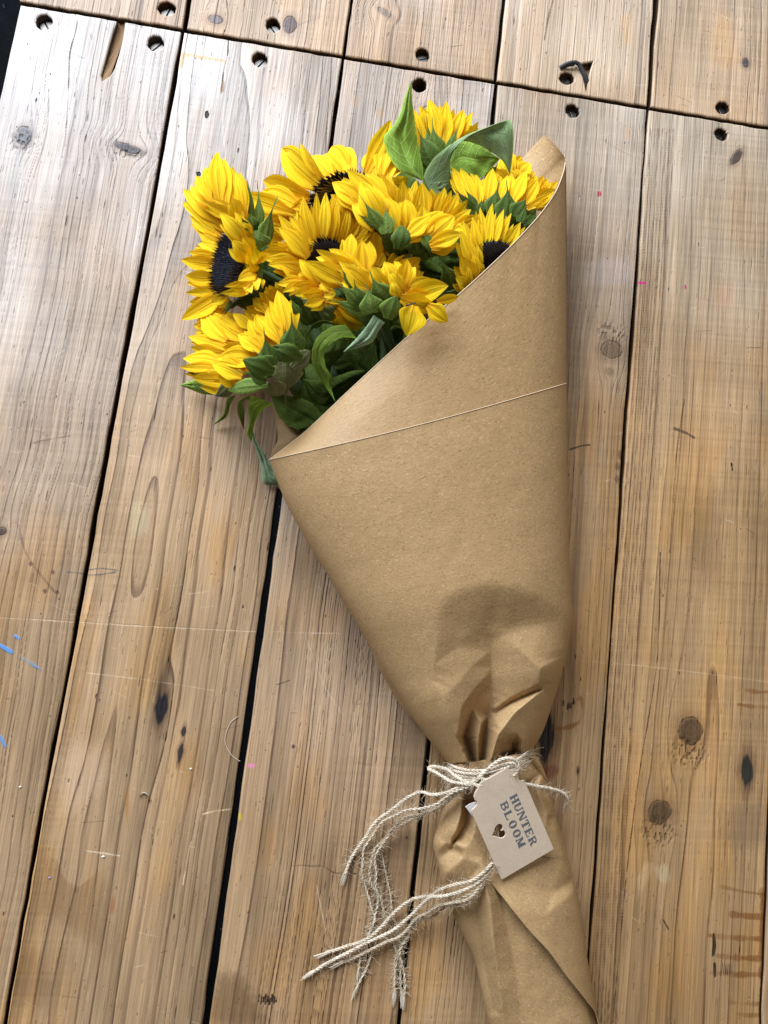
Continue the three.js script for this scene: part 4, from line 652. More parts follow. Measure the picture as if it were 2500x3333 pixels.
const GREEN = {
  bright: leafMat([0.19, 0.31, 0.03], [0.38, 0.5, 0.12], 5, { trans: 0.25 }),
  grey: leafMat([0.185, 0.27, 0.105], [0.27, 0.36, 0.24], 9, { rough: 0.5 }),
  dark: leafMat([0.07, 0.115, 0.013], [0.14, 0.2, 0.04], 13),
  bract: leafMat([0.125, 0.19, 0.024], [0.25, 0.33, 0.08], 17, { fuzz: 0.3, rough: 0.65 }),
  olive: leafMat([0.13, 0.13, 0.045], [0.2, 0.2, 0.09], 19, { fuzz: 0.35, rough: 0.65 }),
  silver: leafMat([0.25, 0.36, 0.19], [0.36, 0.46, 0.34], 23, { fuzz: 0.3 }),
};
const STEM = new THREE.MeshPhysicalMaterial({ color: new THREE.Color(0.08, 0.14, 0.05), roughness: 0.75, sheen: 0.4, sheenColor: new THREE.Color(0.5, 0.6, 0.4), sheenRoughness: 0.5 });
const DISC = new THREE.MeshStandardMaterial({ color: new THREE.Color(0.018, 0.011, 0.008), roughness: 0.7 });
const FLORET = new THREE.MeshPhysicalMaterial({ color: new THREE.Color(0.028, 0.015, 0.009), roughness: 0.75, specularIntensity: 0.4 });
const FLORET_BLUE = new THREE.MeshPhysicalMaterial({ color: new THREE.Color(0.045, 0.05, 0.07), roughness: 0.28, specularIntensity: 1 });
const FLORET_GOLD = new THREE.MeshPhysicalMaterial({ color: new THREE.Color(0.42, 0.24, 0.02), roughness: 0.6 });

const petalShape = (v) => (0.40 + 0.60 * sstep(0, 0.40, v)) * (v < 0.45 ? 1 : Math.pow(Math.max(0, 1 - Math.pow((v - 0.45) / 0.55, 1.55)), 0.88));
const bractShape = (v) => (0.62 + 0.42 * Math.sin(Math.PI * clamp(v / 0.62))) * (1 - 0.93 * sstep(0.18, 0.78, v)) * (1 - 0.7 * sstep(0.9, 1, v));
// a petal or bract between two places; it shows its width to the eye except for its twist, cup and bend
function blade(B, T, w, o) {
  const r = rng(o.seed), ax = T.clone().sub(B), L = ax.length(); ax.divideScalar(L);
  const mid = B.clone().add(T).multiplyScalar(0.5), view = EYE.clone().sub(mid).normalize();
  let side = V3().crossVectors(ax, view).normalize(), nrm = V3().crossVectors(side, ax).normalize();
  const tw0 = (o.twist ?? 0) + (r() - 0.5) * (o.loose ?? 0.9), cup = (o.cup ?? 0.2) * (0.6 + r() * 0.9), bend = (o.bend ?? 0.07) + (r() - 0.4) * 0.09, curl = (r() - 0.5) * (o.curl ?? 0.14), sway = (r() - 0.5) * 0.08, nick = r() < 0.35 ? 0.12 + r() * 0.1 : 0, ph = r() * 9, dT = (r() - 0.5) * 0.7;
  const ww = w / Math.max(0.6, Math.cos(tw0));
  return surf(10, 14, (u, v) => {
    const s = u * 2 - 1, a = tw0 + dT * (v - 0.5), sd = side.clone().multiplyScalar(Math.cos(a)).addScaledVector(nrm, Math.sin(a)), nm = nrm.clone().multiplyScalar(Math.cos(a)).addScaledVector(side, -Math.sin(a));
    const hw = ww / 2 * o.shape(v) * (1 + 0.07 * Math.sin(v * 8 + ph + s) + (o.rag ?? 0) * (noise(v * 17 + ph * 9, s + 3) - 0.5) * Math.abs(s));
    const vv = nick ? v * (1 - nick * Math.exp(-((s - 0.25) ** 2) * 18) * sstep(0.7, 1, v)) : v;
    const p = B.clone().addScaledVector(ax, L * vv * (o.stretch ?? 1)).addScaledVector(side, sway * L * Math.sin(Math.PI * v));
    return p.addScaledVector(sd, hw * s).addScaledVector(nm, hw * (cup * (s * s - 0.4) + 0.075 * Math.cos(s * 8.5) * (1 - v * 0.6)) + bend * L * Math.sin(Math.PI * v * 0.9) + curl * L * v * v * v);
  });
}
let bladeSeed = 1;
function flower(o) {
  const [ox, oy, sc] = o.reg, q = (x, y, h) => at(ox + x / sc, oy + y / sc, h / 1000), m = (w, h) => w / sc * (EYE.y - h / 1000) / FOCAL * 1.03;
  const c = q(o.c[0], o.c[1], o.c[2]), N = V3(...o.N).normalize(), g = thing('sunflower', o.label, 'sunflower', c, 'sunflowers in the bouquet');
  const e1 = V3().crossVectors(Math.abs(N.y) > 0.9 ? V3(0, 0, 1) : V3(0, 1, 0), N).normalize(), e2 = V3().crossVectors(N, e1), R = o.R / 1000;
  // the head itself: flower bed in front, green receptacle behind, stem to the tied neck
  const cd = o.shy ? c.clone().addScaledVector(N, 0.004).setY(Math.max(0.012, c.y - 0.012)) : c, RD0 = o.shy ? 0.68 : 1;
  const dome = surf(36, 10, (u, v) => { const a = u * 2 * Math.PI, t = v * Math.PI / 2, rr = R * Math.sin(t), hh = R * (o.dome ?? 0.22) * Math.cos(t) - (o.hollow ?? 0) * R * Math.exp(-((rr / R) ** 2) * 4); return cd.clone().addScaledVector(e1, Math.cos(a) * rr * RD0).addScaledVector(e2, Math.sin(a) * rr * RD0).addScaledVector(N, hh); });
  const disc = part('disc', dome, DISC, g);
  const fl = [], rim = [], gold = [], r = rng(o.seed ?? 7), nF = o.shy ? 60 : o.florets ?? 420;
  const spike = (p, d, len, wd) => { const s1 = V3().crossVectors(d, e1).normalize(), s2 = V3().crossVectors(d, s1), tip = p.clone().addScaledVector(d, len), pos = []; for (let k = 0; k < 3; k++) { const A = p.clone().addScaledVector(s1, Math.cos(k * 2.09) * wd).addScaledVector(s2, Math.sin(k * 2.09) * wd), Bq = p.clone().addScaledVector(s1, Math.cos((k + 1) * 2.09) * wd).addScaledVector(s2, Math.sin((k + 1) * 2.09) * wd); pos.push(A.x, A.y, A.z, Bq.x, Bq.y, Bq.z, tip.x, tip.y, tip.z); } const gg = new THREE.BufferGeometry(); gg.setAttribute('position', new THREE.Float32BufferAttribute(pos, 3)); gg.computeVertexNormals(); return gg; };
  for (let i = 0; i < nF; i++) {
    const t = Math.sqrt((i + 0.5) / nF), a = i * 2.39996, rr = R * t, hh = R * (o.dome ?? 0.22) * Math.sqrt(1 - t * t) - (o.hollow ?? 0) * R * Math.exp(-(t ** 2) * 4), out = e1.clone().multiplyScalar(Math.cos(a)).addScaledVector(e2, Math.sin(a)), p = cd.clone().addScaledVector(out, rr * RD0).addScaledVector(N, hh);
    const d = N.clone().addScaledVector(out, o.lean ? o.lean * (0.4 + t) : t * 0.7).addScaledVector(e1, (r() - 0.5) * 0.3).addScaledVector(e2, (r() - 0.5) * 0.3).normalize();
    const band = t > 0.72 && t < 0.9 && o.gold;
    (band ? gold : t > 0.86 ? rim : fl).push(spike(p, d, R * (t > 0.86 ? 0.20 + r() * 0.12 : 0.10 + r() * 0.05), R * 0.026));
  }
  for (let i = 0; i < (o.shy ? 0 : o.rim ?? 130); i++) { const a = r() * 6.283, out = e1.clone().multiplyScalar(Math.cos(a)).addScaledVector(e2, Math.sin(a)); rim.push(spike(c.clone().addScaledVector(out, R * (0.93 + 0.1 * r())), out.clone().multiplyScalar(0.6 + r() * 0.5).addScaledVector(N, 0.75).normalize(), R * (o.spk ?? 1) * (0.18 + 0.13 * r()), R * 0.028)); }
  const stuff = (n, list, mat) => { if (list.length) part(n, mergeGeometries(list), mat, disc).userData.kind = 'stuff'; };
  stuff('florets', fl, o.blue ? FLORET_BLUE : FLORET); stuff('anthers', rim, FLORET); stuff('florets', gold, FLORET_GOLD);
  const rc = o.shy ? c.clone().setY(Math.max(0.018, c.y - (o.sink ?? 0.012))) : c;
  const rec = surf(20, 10, (u, v) => { const a = u * 2 * Math.PI, t = v * Math.PI / 2, rr = R * (o.shy ? 0.74 : 1.0) * Math.pow(Math.cos(t), 0.8), dd = (o.back ?? 0.75) * R * Math.sin(t); return rc.clone().addScaledVector(e1, Math.cos(a) * rr).addScaledVector(e2, Math.sin(a) * rr).addScaledVector(N, -dd - 0.0006); });
  part('receptacle', rec, o.shy ? GREEN.dark : GREEN.bract, g);
  const b0 = c.clone().addScaledVector(N, -R * (o.back ?? 0.75)), k0 = (o.seed ?? 1) % 5 - 2, mids = (o.stem ?? []).map(([x, y, h]) => q(x, y, h));
  const neck = dat(1066 + k0 * 7, 1655, 0.007 + (o.seed % 3) * 0.003), foot = dat(1172 + k0 * 10, 2240, 0.012 + (o.seed % 3) * 0.004);
  const low = mids.length ? mids[mids.length - 1] : b0;
  part('stem', tube([b0, ...(mids.length ? mids : [b0.clone().addScaledVector(N, -0.02).lerp(neck, 0.12)]), low.clone().lerp(neck, 0.5).setY(0.022 + k0 * 0.002), neck, foot], 0.0052, 9, 0.0038), STEM, g);
  for (const grp of o.petals) grp.list.forEach((p, i) => {
    const [bx, by, tx, ty, w, bh, th, twist, bend] = p, hb = (bh ?? grp.bh) + i * 0.35, ht = (th ?? grp.th) + i * 0.35;
    const mat = () => PETAL[(i * 7 + bladeSeed) % (grp.deep ? 4 : 3)];
    part('petal', blade(q(bx, by, hb), q(tx, ty, ht), m(w, ht) * 1.0, { seed: bladeSeed++, shape: petalShape, twist, bend: bend ?? grp.bend, stretch: 1.05 }), mat(), g);
    if (grp.single) return;                                     // most petals have another close behind, as in a double row
    const L = Math.hypot(tx - bx, ty - by), nx = -(ty - by) / L, ny = (tx - bx) / L;
    for (const sgn of [-1, 1]) { const off = sgn * w * (0.38 + 0.3 * r()), len = 0.74 + 0.2 * r(); part('petal', blade(q(bx + nx * off * 0.6, by + ny * off * 0.6, hb - 3 - r() * 2), q(bx + (tx - bx) * len + nx * off, by + (ty - by) * len + ny * off, ht - 3 - r() * 4), m(w, ht) * (0.66 + 0.22 * r()), { seed: bladeSeed++, shape: petalShape, bend: bend ?? grp.bend, curl: 0.3 }), mat(), g); }
  });
  for (const grp of o.bracts ?? []) grp.list.forEach((p, i) => {
    const [bx, by, tx, ty, w, bh, th] = p, hb = (bh ?? grp.bh) + i * 0.5, ht = (th ?? grp.th) + i * 0.5;
    part('bract', blade(q(bx, by, hb), q(tx, ty, ht), m(w, ht) * (grp.wide ?? 1.12), { seed: bladeSeed++, shape: grp.leafy ? petalShape : bractShape, cup: -0.2, bend: grp.bend ?? 0.12, loose: 0.7, curl: 0.5, rag: 0.16 }), GREEN[grp.mat ?? 'bract'], g);
  });
  g.userData.q = undefined; delete g.userData.q;
  return { g, q };
}
// a leaf stretched between its two edges, with midrib fold, teeth and a wavy blade
function leaf(parent, reg, left, right, mat, o = {}) {
  const [ox, oy, sc] = reg, A = along(left), B = along(right), sd = o.seed ?? 3;
  const geo = surf(16, 40, (u, v) => {
    const a = A(v), b = B(v), s = u * 2 - 1, teeth = (o.teeth ?? 0.03) * Math.pow(Math.abs(s), 8) * (((v * 15) % 1) - 0.4) * Math.sin(Math.PI * v), k = 0.5 + s * (0.5 + teeth);
    const x = lerp(a[0], b[0], k), y = lerp(a[1], b[1], k), h = lerp(a[2], b[2], k) + (o.arch ?? 5) * (1 - s * s) * Math.sin(Math.PI * clamp(v)) - (o.fold ?? 2) * Math.exp(-s * s * 30) * Math.sin(Math.PI * v) + (noise(u * 3 + sd, v * 6) - 0.5) * (o.wave ?? 3) * Math.sin(Math.PI * v);
    return at(ox + x / sc, oy + y / sc, h / 1000);
  });
  return part('leaf', geo, GREEN[mat], parent, o.label);
}
const RA = [580, 480, 4.608], RB = [580, 900, 3.318], RC = [780, 400, 3.19], RD = [840, 620, 3.95], RE = [1080, 520, 3.456], RF = [1000, 740, 3.318], RG = [1440, 500, 3.95], RI = [1220, 260, 3.318], R3 = [560, 800, 2.37], RL = [900, 960, 4.1475], RK = [800, 1180, 2.765];

// the flower at the left edge, its bluish black face turned to the left
const A = flower({ seed: 1, reg: RA, c: [800, 1690, 56], N: [-0.84, 0.54, 0.02], R: 26, dome: 0.25, blue: true, lean: 0.25, florets: 620, rim: 170, label: 'sunflower at the left edge with a bluish black disc seen side on',
  stem: [[1400, 1560, 48], [1700, 2000, 34]],
  petals: [
    { bh: 34, th: 22, bend: 0.09, list: [[680, 1250, 150, 860, 190], [690, 1200, 300, 880, 170], [690, 1130, 240, 680, 240], [640, 1130, 130, 685, 250], [640, 1330, 175, 1025, 165], [630, 1430, 325, 1270, 165], [640, 1590, 330, 1470, 165], [620, 1630, 170, 1570, 160], [630, 1745, 90, 1690, 225], [620, 1850, 300, 1790, 90], [630, 1965, 122, 1935, 235], [640, 2065, 330, 2035, 100], [660, 2125, 145, 2170, 150]] },
    { bh: 36, th: 12, list: [[640, 2330, 180, 2450, 210, 30, 8], [600, 2270, 290, 2400, 190, 32, 14], [720, 2190, 110, 2563, 270, 40, 16], [740, 2220, 500, 2340, 170, 52, 44]] },
    { bh: 50, th: 46, list: [[570, 830, 505, 272, 150], [565, 860, 402, 358, 180], [500, 830, 262, 432, 195], [640, 860, 596, 130, 260], [720, 900, 685, 190, 230], [900, 1010, 395, 800, 150, 66, 60], [820, 900, 780, 330, 220]] },
    { bh: 74, th: 76, list: [[1000, 1000, 885, 382, 170], [1015, 1040, 932, 392, 120], [900, 1050, 800, 762, 180, 76, 84], [990, 1160, 870, 900, 150]] },
    { bh: 84, th: 92, bend: 0.16, list: [[1060, 1470, 640, 1010, 250], [1040, 1380, 800, 1140, 200], [1100, 1660, 815, 1400, 250], [1190, 1750, 1130, 1500, 230, 86, 100], [1170, 1870, 1065, 1710, 110], [1170, 1880, 890, 2012, 200], [1180, 1960, 1195, 2160, 130], [1070, 2080, 1110, 2200, 120], [1080, 2110, 820, 2110, 150, 78, 82], [1080, 2080, 640, 2175, 130, 74, 78]] },
  ],
  bracts: [{ bh: 66, th: 72, list: [[1090, 1200, 985, 255, 130], [1210, 1200, 1215, 510, 150], [1130, 1250, 1035, 870, 210], [1290, 1450, 1430, 745, 230], [1040, 1300, 860, 1065, 110, 80, 92], [1040, 1190, 900, 990, 90, 80, 90], [1270, 1500, 1070, 1270, 130, 80, 88], [1300, 1480, 1200, 1180, 220, 78, 84], [1240, 1950, 1250, 1640, 70, 82, 86], [380, 1440, 310, 1385, 24, 20, 16]] }, { bh: 40, th: 44, mat: 'dark', list: [[1620, 1950, 1310, 1820, 90], [800, 2300, 640, 2600, 70, 50, 44], [900, 2330, 560, 2560, 60, 40, 36]] }] });
// the low flower at the lower left, seen from the side
const Bf = flower({ seed: 2, shy: true, reg: RB, c: [880, 780, 56], N: [-0.80, 0.22, -0.45], R: 24, label: 'lowest sunflower at the left, seen side on with large dark sepals', stem: [[1150, 1050, 30], [1350, 1250, 16]],
  petals: [
    { bh: 42, th: 22, list: [[420, 520, 182, 530, 150, 20, 8], [400, 470, 200, 560, 110, 20, 7], [520, 690, 290, 430, 190], [580, 760, 235, 655, 160], [560, 780, 148, 668, 150], [520, 830, 158, 762, 140], [500, 930, 92, 905, 170], [470, 985, 66, 975, 110], [700, 720, 300, 550, 180], [720, 700, 335, 420, 200], [730, 640, 468, 412, 150]] },
    { bh: 50, th: 50, deep: true, list: [[800, 580, 600, 410, 130], [800, 520, 635, 440, 100], [880, 440, 720, 370, 110], [930, 410, 745, 325, 110], [920, 440, 790, 400, 80], [970, 400, 812, 232, 150]] },
    { bh: 62, th: 68, list: [[1000, 270, 878, 172, 90], [1040, 260, 950, 112, 90], [1100, 240, 985, 96, 120], [1060, 300, 945, 200, 120]] },
    { bh: 84, th: 82, list: [[850, 890, 440, 890, 240], [800, 850, 650, 740, 150], [690, 1080, 385, 960, 220], [690, 1000, 480, 900, 150], [690, 1120, 158, 1105, 175, 66, 40], [640, 1130, 330, 1180, 110, 64, 40], [930, 830, 655, 625, 190], [920, 780, 768, 482, 180], [930, 640, 852, 425, 150], [1115, 715, 860, 440, 190], [1110, 690, 965, 350, 190], [1150, 600, 990, 285, 130], [1195, 600, 1080, 182, 190]] },
  ],
  bracts: [
    { bh: 92, th: 96, mat: 'dark', list: [[1180, 400, 1110, 165, 80, 80, 84], [1290, 400, 1220, 200, 90, 84, 86], [1180, 770, 1145, 500, 150], [1260, 800, 1215, 400, 260], [1000, 970, 915, 560, 200], [1000, 980, 800, 790, 190], [960, 1110, 620, 1020, 160]] },
    { bh: 97, th: 102, mat: 'dark', leafy: true, wide: 1, bend: 0.2, list: [[1040, 1020, 690, 900, 230], [1340, 880, 1008, 750, 220]] },
    { bh: 90, th: 78, leafy: true, wide: 1, list: [[970, 1170, 530, 1230, 160]] },
    { bh: 84, th: 60, mat: 'olive', list: [[1170, 930, 1150, 1330, 330], [1010, 1150, 1130, 1320, 220], [600, 1150, 330, 1300, 140, 70, 40]] },
    { bh: 84, th: 80, mat: 'olive', leafy: true, list: [[1230, 990, 1440, 800, 170]] },
    { bh: 30, th: 20, mat: 'dark', list: [[230, 1070, 60, 1015, 22], [220, 1055, 135, 990, 22], [380, 1260, 118, 1118, 60]] },
  ] });
leaf(Bf.g, R3, [[60, 1075, 8], [150, 1040, 14], [210, 1035, 18], [320, 1095, 20]], [[62, 1076, 8], [150, 1112, 10], [240, 1145, 14], [320, 1135, 18]], 'bright', { label: 'small bright green leaf tip' });
leaf(Bf.g, R3, [[480, 1150, 50], [420, 1180, 30], [400, 1290, 12], [310, 1387, 4]], [[490, 1160, 46], [455, 1220, 26], [420, 1320, 8], [312, 1388, 4]], 'bract', { teeth: 0 });
leaf(Bf.g, R3, [[590, 1150, 56], [510, 1200, 36], [505, 1290, 18], [555, 1422, 6]], [[610, 1190, 52], [555, 1200, 40], [560, 1300, 20], [556, 1422, 6]], 'bract', { teeth: 0 });
leaf(Bf.g, RK, [[60, 300, 46], [20, 395, 36], [30, 520, 26], [8, 640, 20], [45, 700, 18]], [[250, 370, 46], [150, 430, 36], [90, 520, 28], [65, 610, 22], [55, 705, 18]], 'bright', { arch: 4, seed: 4 });
leaf(Bf.g, RK, [[48, 590, 21], [70, 720, 18], [130, 900, 12], [150, 1075, 6], [205, 1108, 5], [260, 1100, 5], [335, 1165, 4]], [[54, 590, 21], [105, 720, 18], [190, 860, 14], [230, 930, 14], [270, 1010, 12], [300, 1090, 8], [340, 1168, 4]], 'silver', { arch: 2, seed: 5, label: 'grey green leaf hanging against the side of the wrap' });
leaf(Bf.g, RL, [[200, 980, 34], [140, 1150, 26], [300, 1300, 20], [440, 1420, 14]], [[380, 990, 32], [400, 1150, 26], [440, 1300, 20], [442, 1424, 14]], 'dark', { teeth: 0 });

// the wide open one at the top, half hidden behind the others
const C = flower({ seed: 3, reg: RC, c: [1150, 960, 46], N: [-0.12, 0.68, 0.72], R: 32, dome: 0.12, gold: true, spk: 0.72, florets: 1100, rim: 230, label: 'widest sunflower, open face at the top left behind the others',
  petals: [{ bh: 52, th: 36, bend: 0.12, single: true, list: [[760, 900, 560, 980, 230, 46, 50], [720, 860, 520, 900, 220, 46, 50], [520, 1010, 280, 1070, 220, 44, 38], [520, 1140, 285, 1130, 180, 44, 40], [560, 1000, 140, 930, 170, 44, 34], [570, 940, 72, 728, 190], [640, 880, 265, 715, 240], [730, 770, 268, 605, 250], [870, 580, 640, 220, 110, 56, 60, 0.6], [860, 680, 475, 290, 320], [980, 620, 760, 345, 210], [1190, 560, 1120, 305, 190, 58, 40], [1090, 580, 880, 345, 190], [1150, 590, 985, 275, 290], [1300, 540, 1545, 2, 190], [1400, 560, 1370, 340, 230], [1460, 580, 1515, 255, 190], [1540, 600, 1590, 370, 190], [1520, 640, 1725, 590, 170], [1600, 560, 1640, 470, 120]] }] });
// the middle one with the deep cup
const D = flower({ seed: 4, reg: RD, c: [890, 950, 72], N: [-0.18, 0.86, 0.46], R: 18, hollow: 0.35, dome: 0.1, florets: 420, rim: 120, label: 'middle sunflower with a deep cup of upright petals round a black disc', stem: [[1500, 1500, 50]],
  petals: [
    { bh: 70, th: 76, deep: true, list: [[1160, 690, 1400, 370, 140], [1200, 700, 1465, 425, 120], [1210, 700, 1440, 560, 110], [1130, 680, 1320, 305, 130], [1120, 670, 1235, 270, 120]] },
    { bh: 72, th: 84, list: [[1080, 670, 1160, 228, 130], [1040, 670, 1120, 190, 140], [980, 670, 1025, 108, 140], [920, 680, 960, 95, 190], [840, 710, 870, 50, 170], [800, 720, 745, 62, 150], [740, 750, 595, 112, 200]] },
    { bh: 74, th: 80, list: [[300, 620, 118, 560, 170, 52, 50], [720, 780, 500, 285, 160], [690, 790, 425, 370, 170], [660, 810, 270, 350, 180], [650, 840, 400, 470, 200], [640, 870, 280, 510, 240], [420, 850, 60, 790, 190], [520, 900, 95, 880, 180], [560, 960, 145, 960, 210], [640, 1120, 285, 950, 250]] },
    { bh: 82, th: 84, bend: 0.15, list: [[620, 1160, 255, 1210, 160], [560, 1180, 320, 1310, 120], [760, 1210, 545, 910, 180], [760, 1240, 450, 1230, 170], [700, 1260, 480, 1345, 150], [840, 1310, 580, 1330, 150], [850, 1380, 600, 1470, 170], [850, 1340, 1000, 1330, 190], [800, 1200, 960, 1300, 130], [870, 1420, 1140, 1430, 70]] },
    { bh: 60, th: 44, deep: true, list: [[900, 1420, 1140, 1640, 170], [1040, 1480, 1335, 1700, 210], [1060, 1620, 985, 1720, 90], [1200, 1650, 1280, 1800, 120, 44, 36]] },
  ],
  bracts: [{ bh: 56, th: 60, mat: 'dark', list: [[380, 1110, 95, 1005, 60], [560, 1500, 400, 1280, 130], [700, 1700, 480, 1330, 260, 44, 56], [260, 700, 195, 650, 60, 58, 62]] }] });
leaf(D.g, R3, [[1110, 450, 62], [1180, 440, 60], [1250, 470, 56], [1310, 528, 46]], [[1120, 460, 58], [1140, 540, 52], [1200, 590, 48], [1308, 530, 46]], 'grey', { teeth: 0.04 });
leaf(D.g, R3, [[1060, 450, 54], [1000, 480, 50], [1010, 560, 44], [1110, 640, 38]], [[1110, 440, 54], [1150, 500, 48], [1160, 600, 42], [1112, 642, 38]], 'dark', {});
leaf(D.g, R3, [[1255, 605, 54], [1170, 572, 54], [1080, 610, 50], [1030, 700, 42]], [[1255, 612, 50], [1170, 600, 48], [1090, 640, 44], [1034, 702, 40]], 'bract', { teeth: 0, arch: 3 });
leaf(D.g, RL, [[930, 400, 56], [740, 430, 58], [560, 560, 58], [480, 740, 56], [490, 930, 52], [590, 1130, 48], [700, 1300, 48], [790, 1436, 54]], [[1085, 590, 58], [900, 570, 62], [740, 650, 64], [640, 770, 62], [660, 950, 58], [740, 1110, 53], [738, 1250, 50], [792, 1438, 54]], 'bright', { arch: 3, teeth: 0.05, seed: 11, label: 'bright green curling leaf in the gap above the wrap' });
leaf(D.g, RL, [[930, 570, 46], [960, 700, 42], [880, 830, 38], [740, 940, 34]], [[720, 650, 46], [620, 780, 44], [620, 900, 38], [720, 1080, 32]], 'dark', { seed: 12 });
// upper middle, petals in two rows
const E = flower({ seed: 5, shy: true, reg: RE, c: [840, 760, 80], N: [0.02, 0.20, -0.97], R: 24, label: 'broad sunflower above the centre, its petals pointing away up the table', stem: [[900, 1150, 60], [950, 1500, 44]],
  petals: [
    { bh: 62, th: 70, deep: true, list: [[1080, 690, 1205, 370, 120], [900, 610, 960, 255, 130]] },
    { bh: 64, th: 72, list: [[640, 560, 400, 150, 160], [720, 560, 690, 290, 150], [660, 540, 560, 168, 190], [790, 580, 790, 248, 160], [900, 640, 985, 280, 120], [1060, 660, 1018, 275, 170], [1180, 680, 1270, 325, 150], [1220, 680, 1335, 358, 110], [1250, 690, 1412, 388, 160], [1300, 700, 1515, 455, 130], [1340, 740, 1556, 568, 130], [1380, 770, 1640, 628, 140], [1360, 800, 1490, 800, 150]] },
    { bh: 84, th: 84, list: [[580, 580, 195, 150, 240], [350, 540, 20, 265, 240], [380, 560, 145, 215, 200], [260, 560, 52, 370, 160], [360, 580, 250, 380, 170]] },
    { bh: 92, th: 94, bend: 0.14, list: [[580, 730, 340, 280, 280], [580, 700, 500, 330, 210], [550, 740, 590, 470, 110], [740, 800, 630, 455, 240], [860, 760, 835, 470, 250], [800, 790, 760, 620, 180], [1000, 850, 1150, 680, 130], [830, 870, 1095, 640, 190], [1080, 880, 1370, 650, 290], [1100, 960, 1445, 840, 190], [1110, 980, 1300, 920, 90]] },
  ],
  bracts: [
    { bh: 98, th: 100, list: [[570, 760, 225, 575, 110, 92, 88], [560, 770, 318, 392, 150], [620, 830, 595, 470, 190]] },
    { bh: 96, th: 99, mat: 'dark', leafy: true, wide: 1, bend: 0.22, list: [[740, 1010, 800, 720, 240, 98, 102], [960, 1060, 940, 850, 280, 84, 88], [1080, 1120, 1000, 960, 280, 74, 78], [1100, 1080, 1290, 935, 150, 78, 80]] },
    { bh: 96, th: 84, list: [[1050, 850, 1115, 1135, 130]] },
  ] });
// front centre, leaning over the cut edge of the paper
const F = flower({ seed: 6, shy: true, reg: RF, c: [800, 660, 92], N: [-0.02, 0.38, -0.92], R: 25, back: 1.0, label: 'front sunflower whose bright petals hang over the cut edge of the wrap', stem: [[800, 990, 84], [810, 1120, 74], [840, 1300, 58]],
  petals: [
    { bh: 72, th: 74, deep: true, list: [[760, 340, 720, 60, 200, 62, 66], [860, 290, 1040, 175, 100, 66, 68], [900, 460, 1130, 300, 170], [960, 500, 1210, 340, 180], [1020, 560, 1215, 470, 120], [760, 420, 820, 280, 150, 60, 62], [1080, 660, 1330, 560, 140]] },
    { bh: 96, th: 98, list: [[300, 520, 85, 470, 70], [470, 360, 480, 82, 160], [560, 460, 115, 255, 160], [640, 480, 590, 163, 240], [640, 600, 330, 255, 210], [420, 600, 0, 372, 190], [780, 560, 740, 430, 150]] },
    { bh: 104, th: 108, bend: 0.16, list: [[690, 660, 420, 440, 220], [850, 670, 700, 430, 190], [950, 650, 840, 385, 210], [1010, 650, 1065, 362, 180], [1050, 700, 880, 470, 180], [990, 760, 920, 590, 130]] },
    { bh: 108, th: 104, bend: 0.12, single: true, list: [[1400, 800, 1612, 742, 110, 98, 94], [1050, 770, 1500, 640, 240], [1010, 760, 1380, 840, 240], [1060, 680, 1360, 730, 120], [1300, 840, 1515, 1002, 200], [1150, 840, 1065, 1158, 310]] },
  ],
  bracts: [
    { bh: 100, th: 106, list: [[540, 690, 320, 450, 90], [500, 640, 330, 378, 80], [560, 830, 285, 555, 150], [570, 800, 500, 560, 220], [850, 780, 680, 460, 260], [860, 770, 895, 625, 120]] },
    { bh: 106, th: 111, list: [[700, 930, 625, 588, 250]] },
    { bh: 108, th: 112, leafy: true, wide: 1, bend: 0.22, list: [[870, 990, 935, 745, 240]] },
    { bh: 98, th: 92, list: [[620, 900, 225, 765, 150]] },
  ] });
part('disc', surf(8, 4, (u, v) => at(1000 + lerp(1062, 1172, u) / 3.318, 740 + lerp(838 - 30 * u, 860 - 40 * u, v) / 3.318, 0.1145 + 0.0012 * noise(u * 9, v * 5))), DISC, F.g);
leaf(F.g, RL, [[1310, 270, 92], [1225, 410, 92], [1110, 550, 88], [905, 768, 78]], [[1460, 370, 88], [1370, 500, 88], [1270, 650, 84], [908, 772, 78]], 'silver', { arch: 3, teeth: 0.05, seed: 21, label: 'small silvery leaf pointing down to the left' });
leaf(F.g, RF, [[1050, 1100, 70], [1000, 1030, 84], [930, 1020, 86], [880, 1060, 78]], [[1050, 1120, 66], [1000, 1070, 78], [940, 1060, 80], [884, 1064, 76]], 'bract', { teeth: 0, arch: 2 });
leaf(F.g, RF, [[1040, 1100, 50], [940, 1060, 50], [890, 1150, 44], [900, 1260, 36]], [[1046, 1110, 48], [1040, 1180, 42], [1000, 1250, 36], [902, 1262, 36]], 'dark', {});
// on the right, half sunk behind the paper
const Gf = flower({ seed: 7, reg: RG, c: [640, 1480, 66], N: [0.12, 0.72, 0.66], R: 21, label: 'sunflower at the right, its dark disc cut by the edge of the wrap',
  petals: [
    { bh: 72, th: 78, list: [[720, 1370, 1055, 955, 110], [690, 1370, 990, 905, 190], [650, 1360, 875, 808, 140], [610, 1350, 785, 748, 140], [570, 1350, 648, 688, 160], [530, 1350, 490, 718, 160], [490, 1380, 385, 850, 160], [480, 1400, 270, 890, 180]] },
    { bh: 78, th: 86, list: [[440, 1540, 345, 1120, 140], [440, 1560, 235, 1020, 190], [440, 1600, 400, 1300, 160], [430, 1640, 240, 1320, 220], [360, 1700, 330, 1450, 100], [330, 1720, 175, 1600, 170]] },
  ],
  bracts: [{ bh: 70, th: 78, list: [[300, 1640, 180, 1440, 100], [250, 1340, 140, 1185, 45]] }, { bh: 62, th: 72, mat: 'bract', list: [[170, 1720, -80, 1270, 260]] }] });
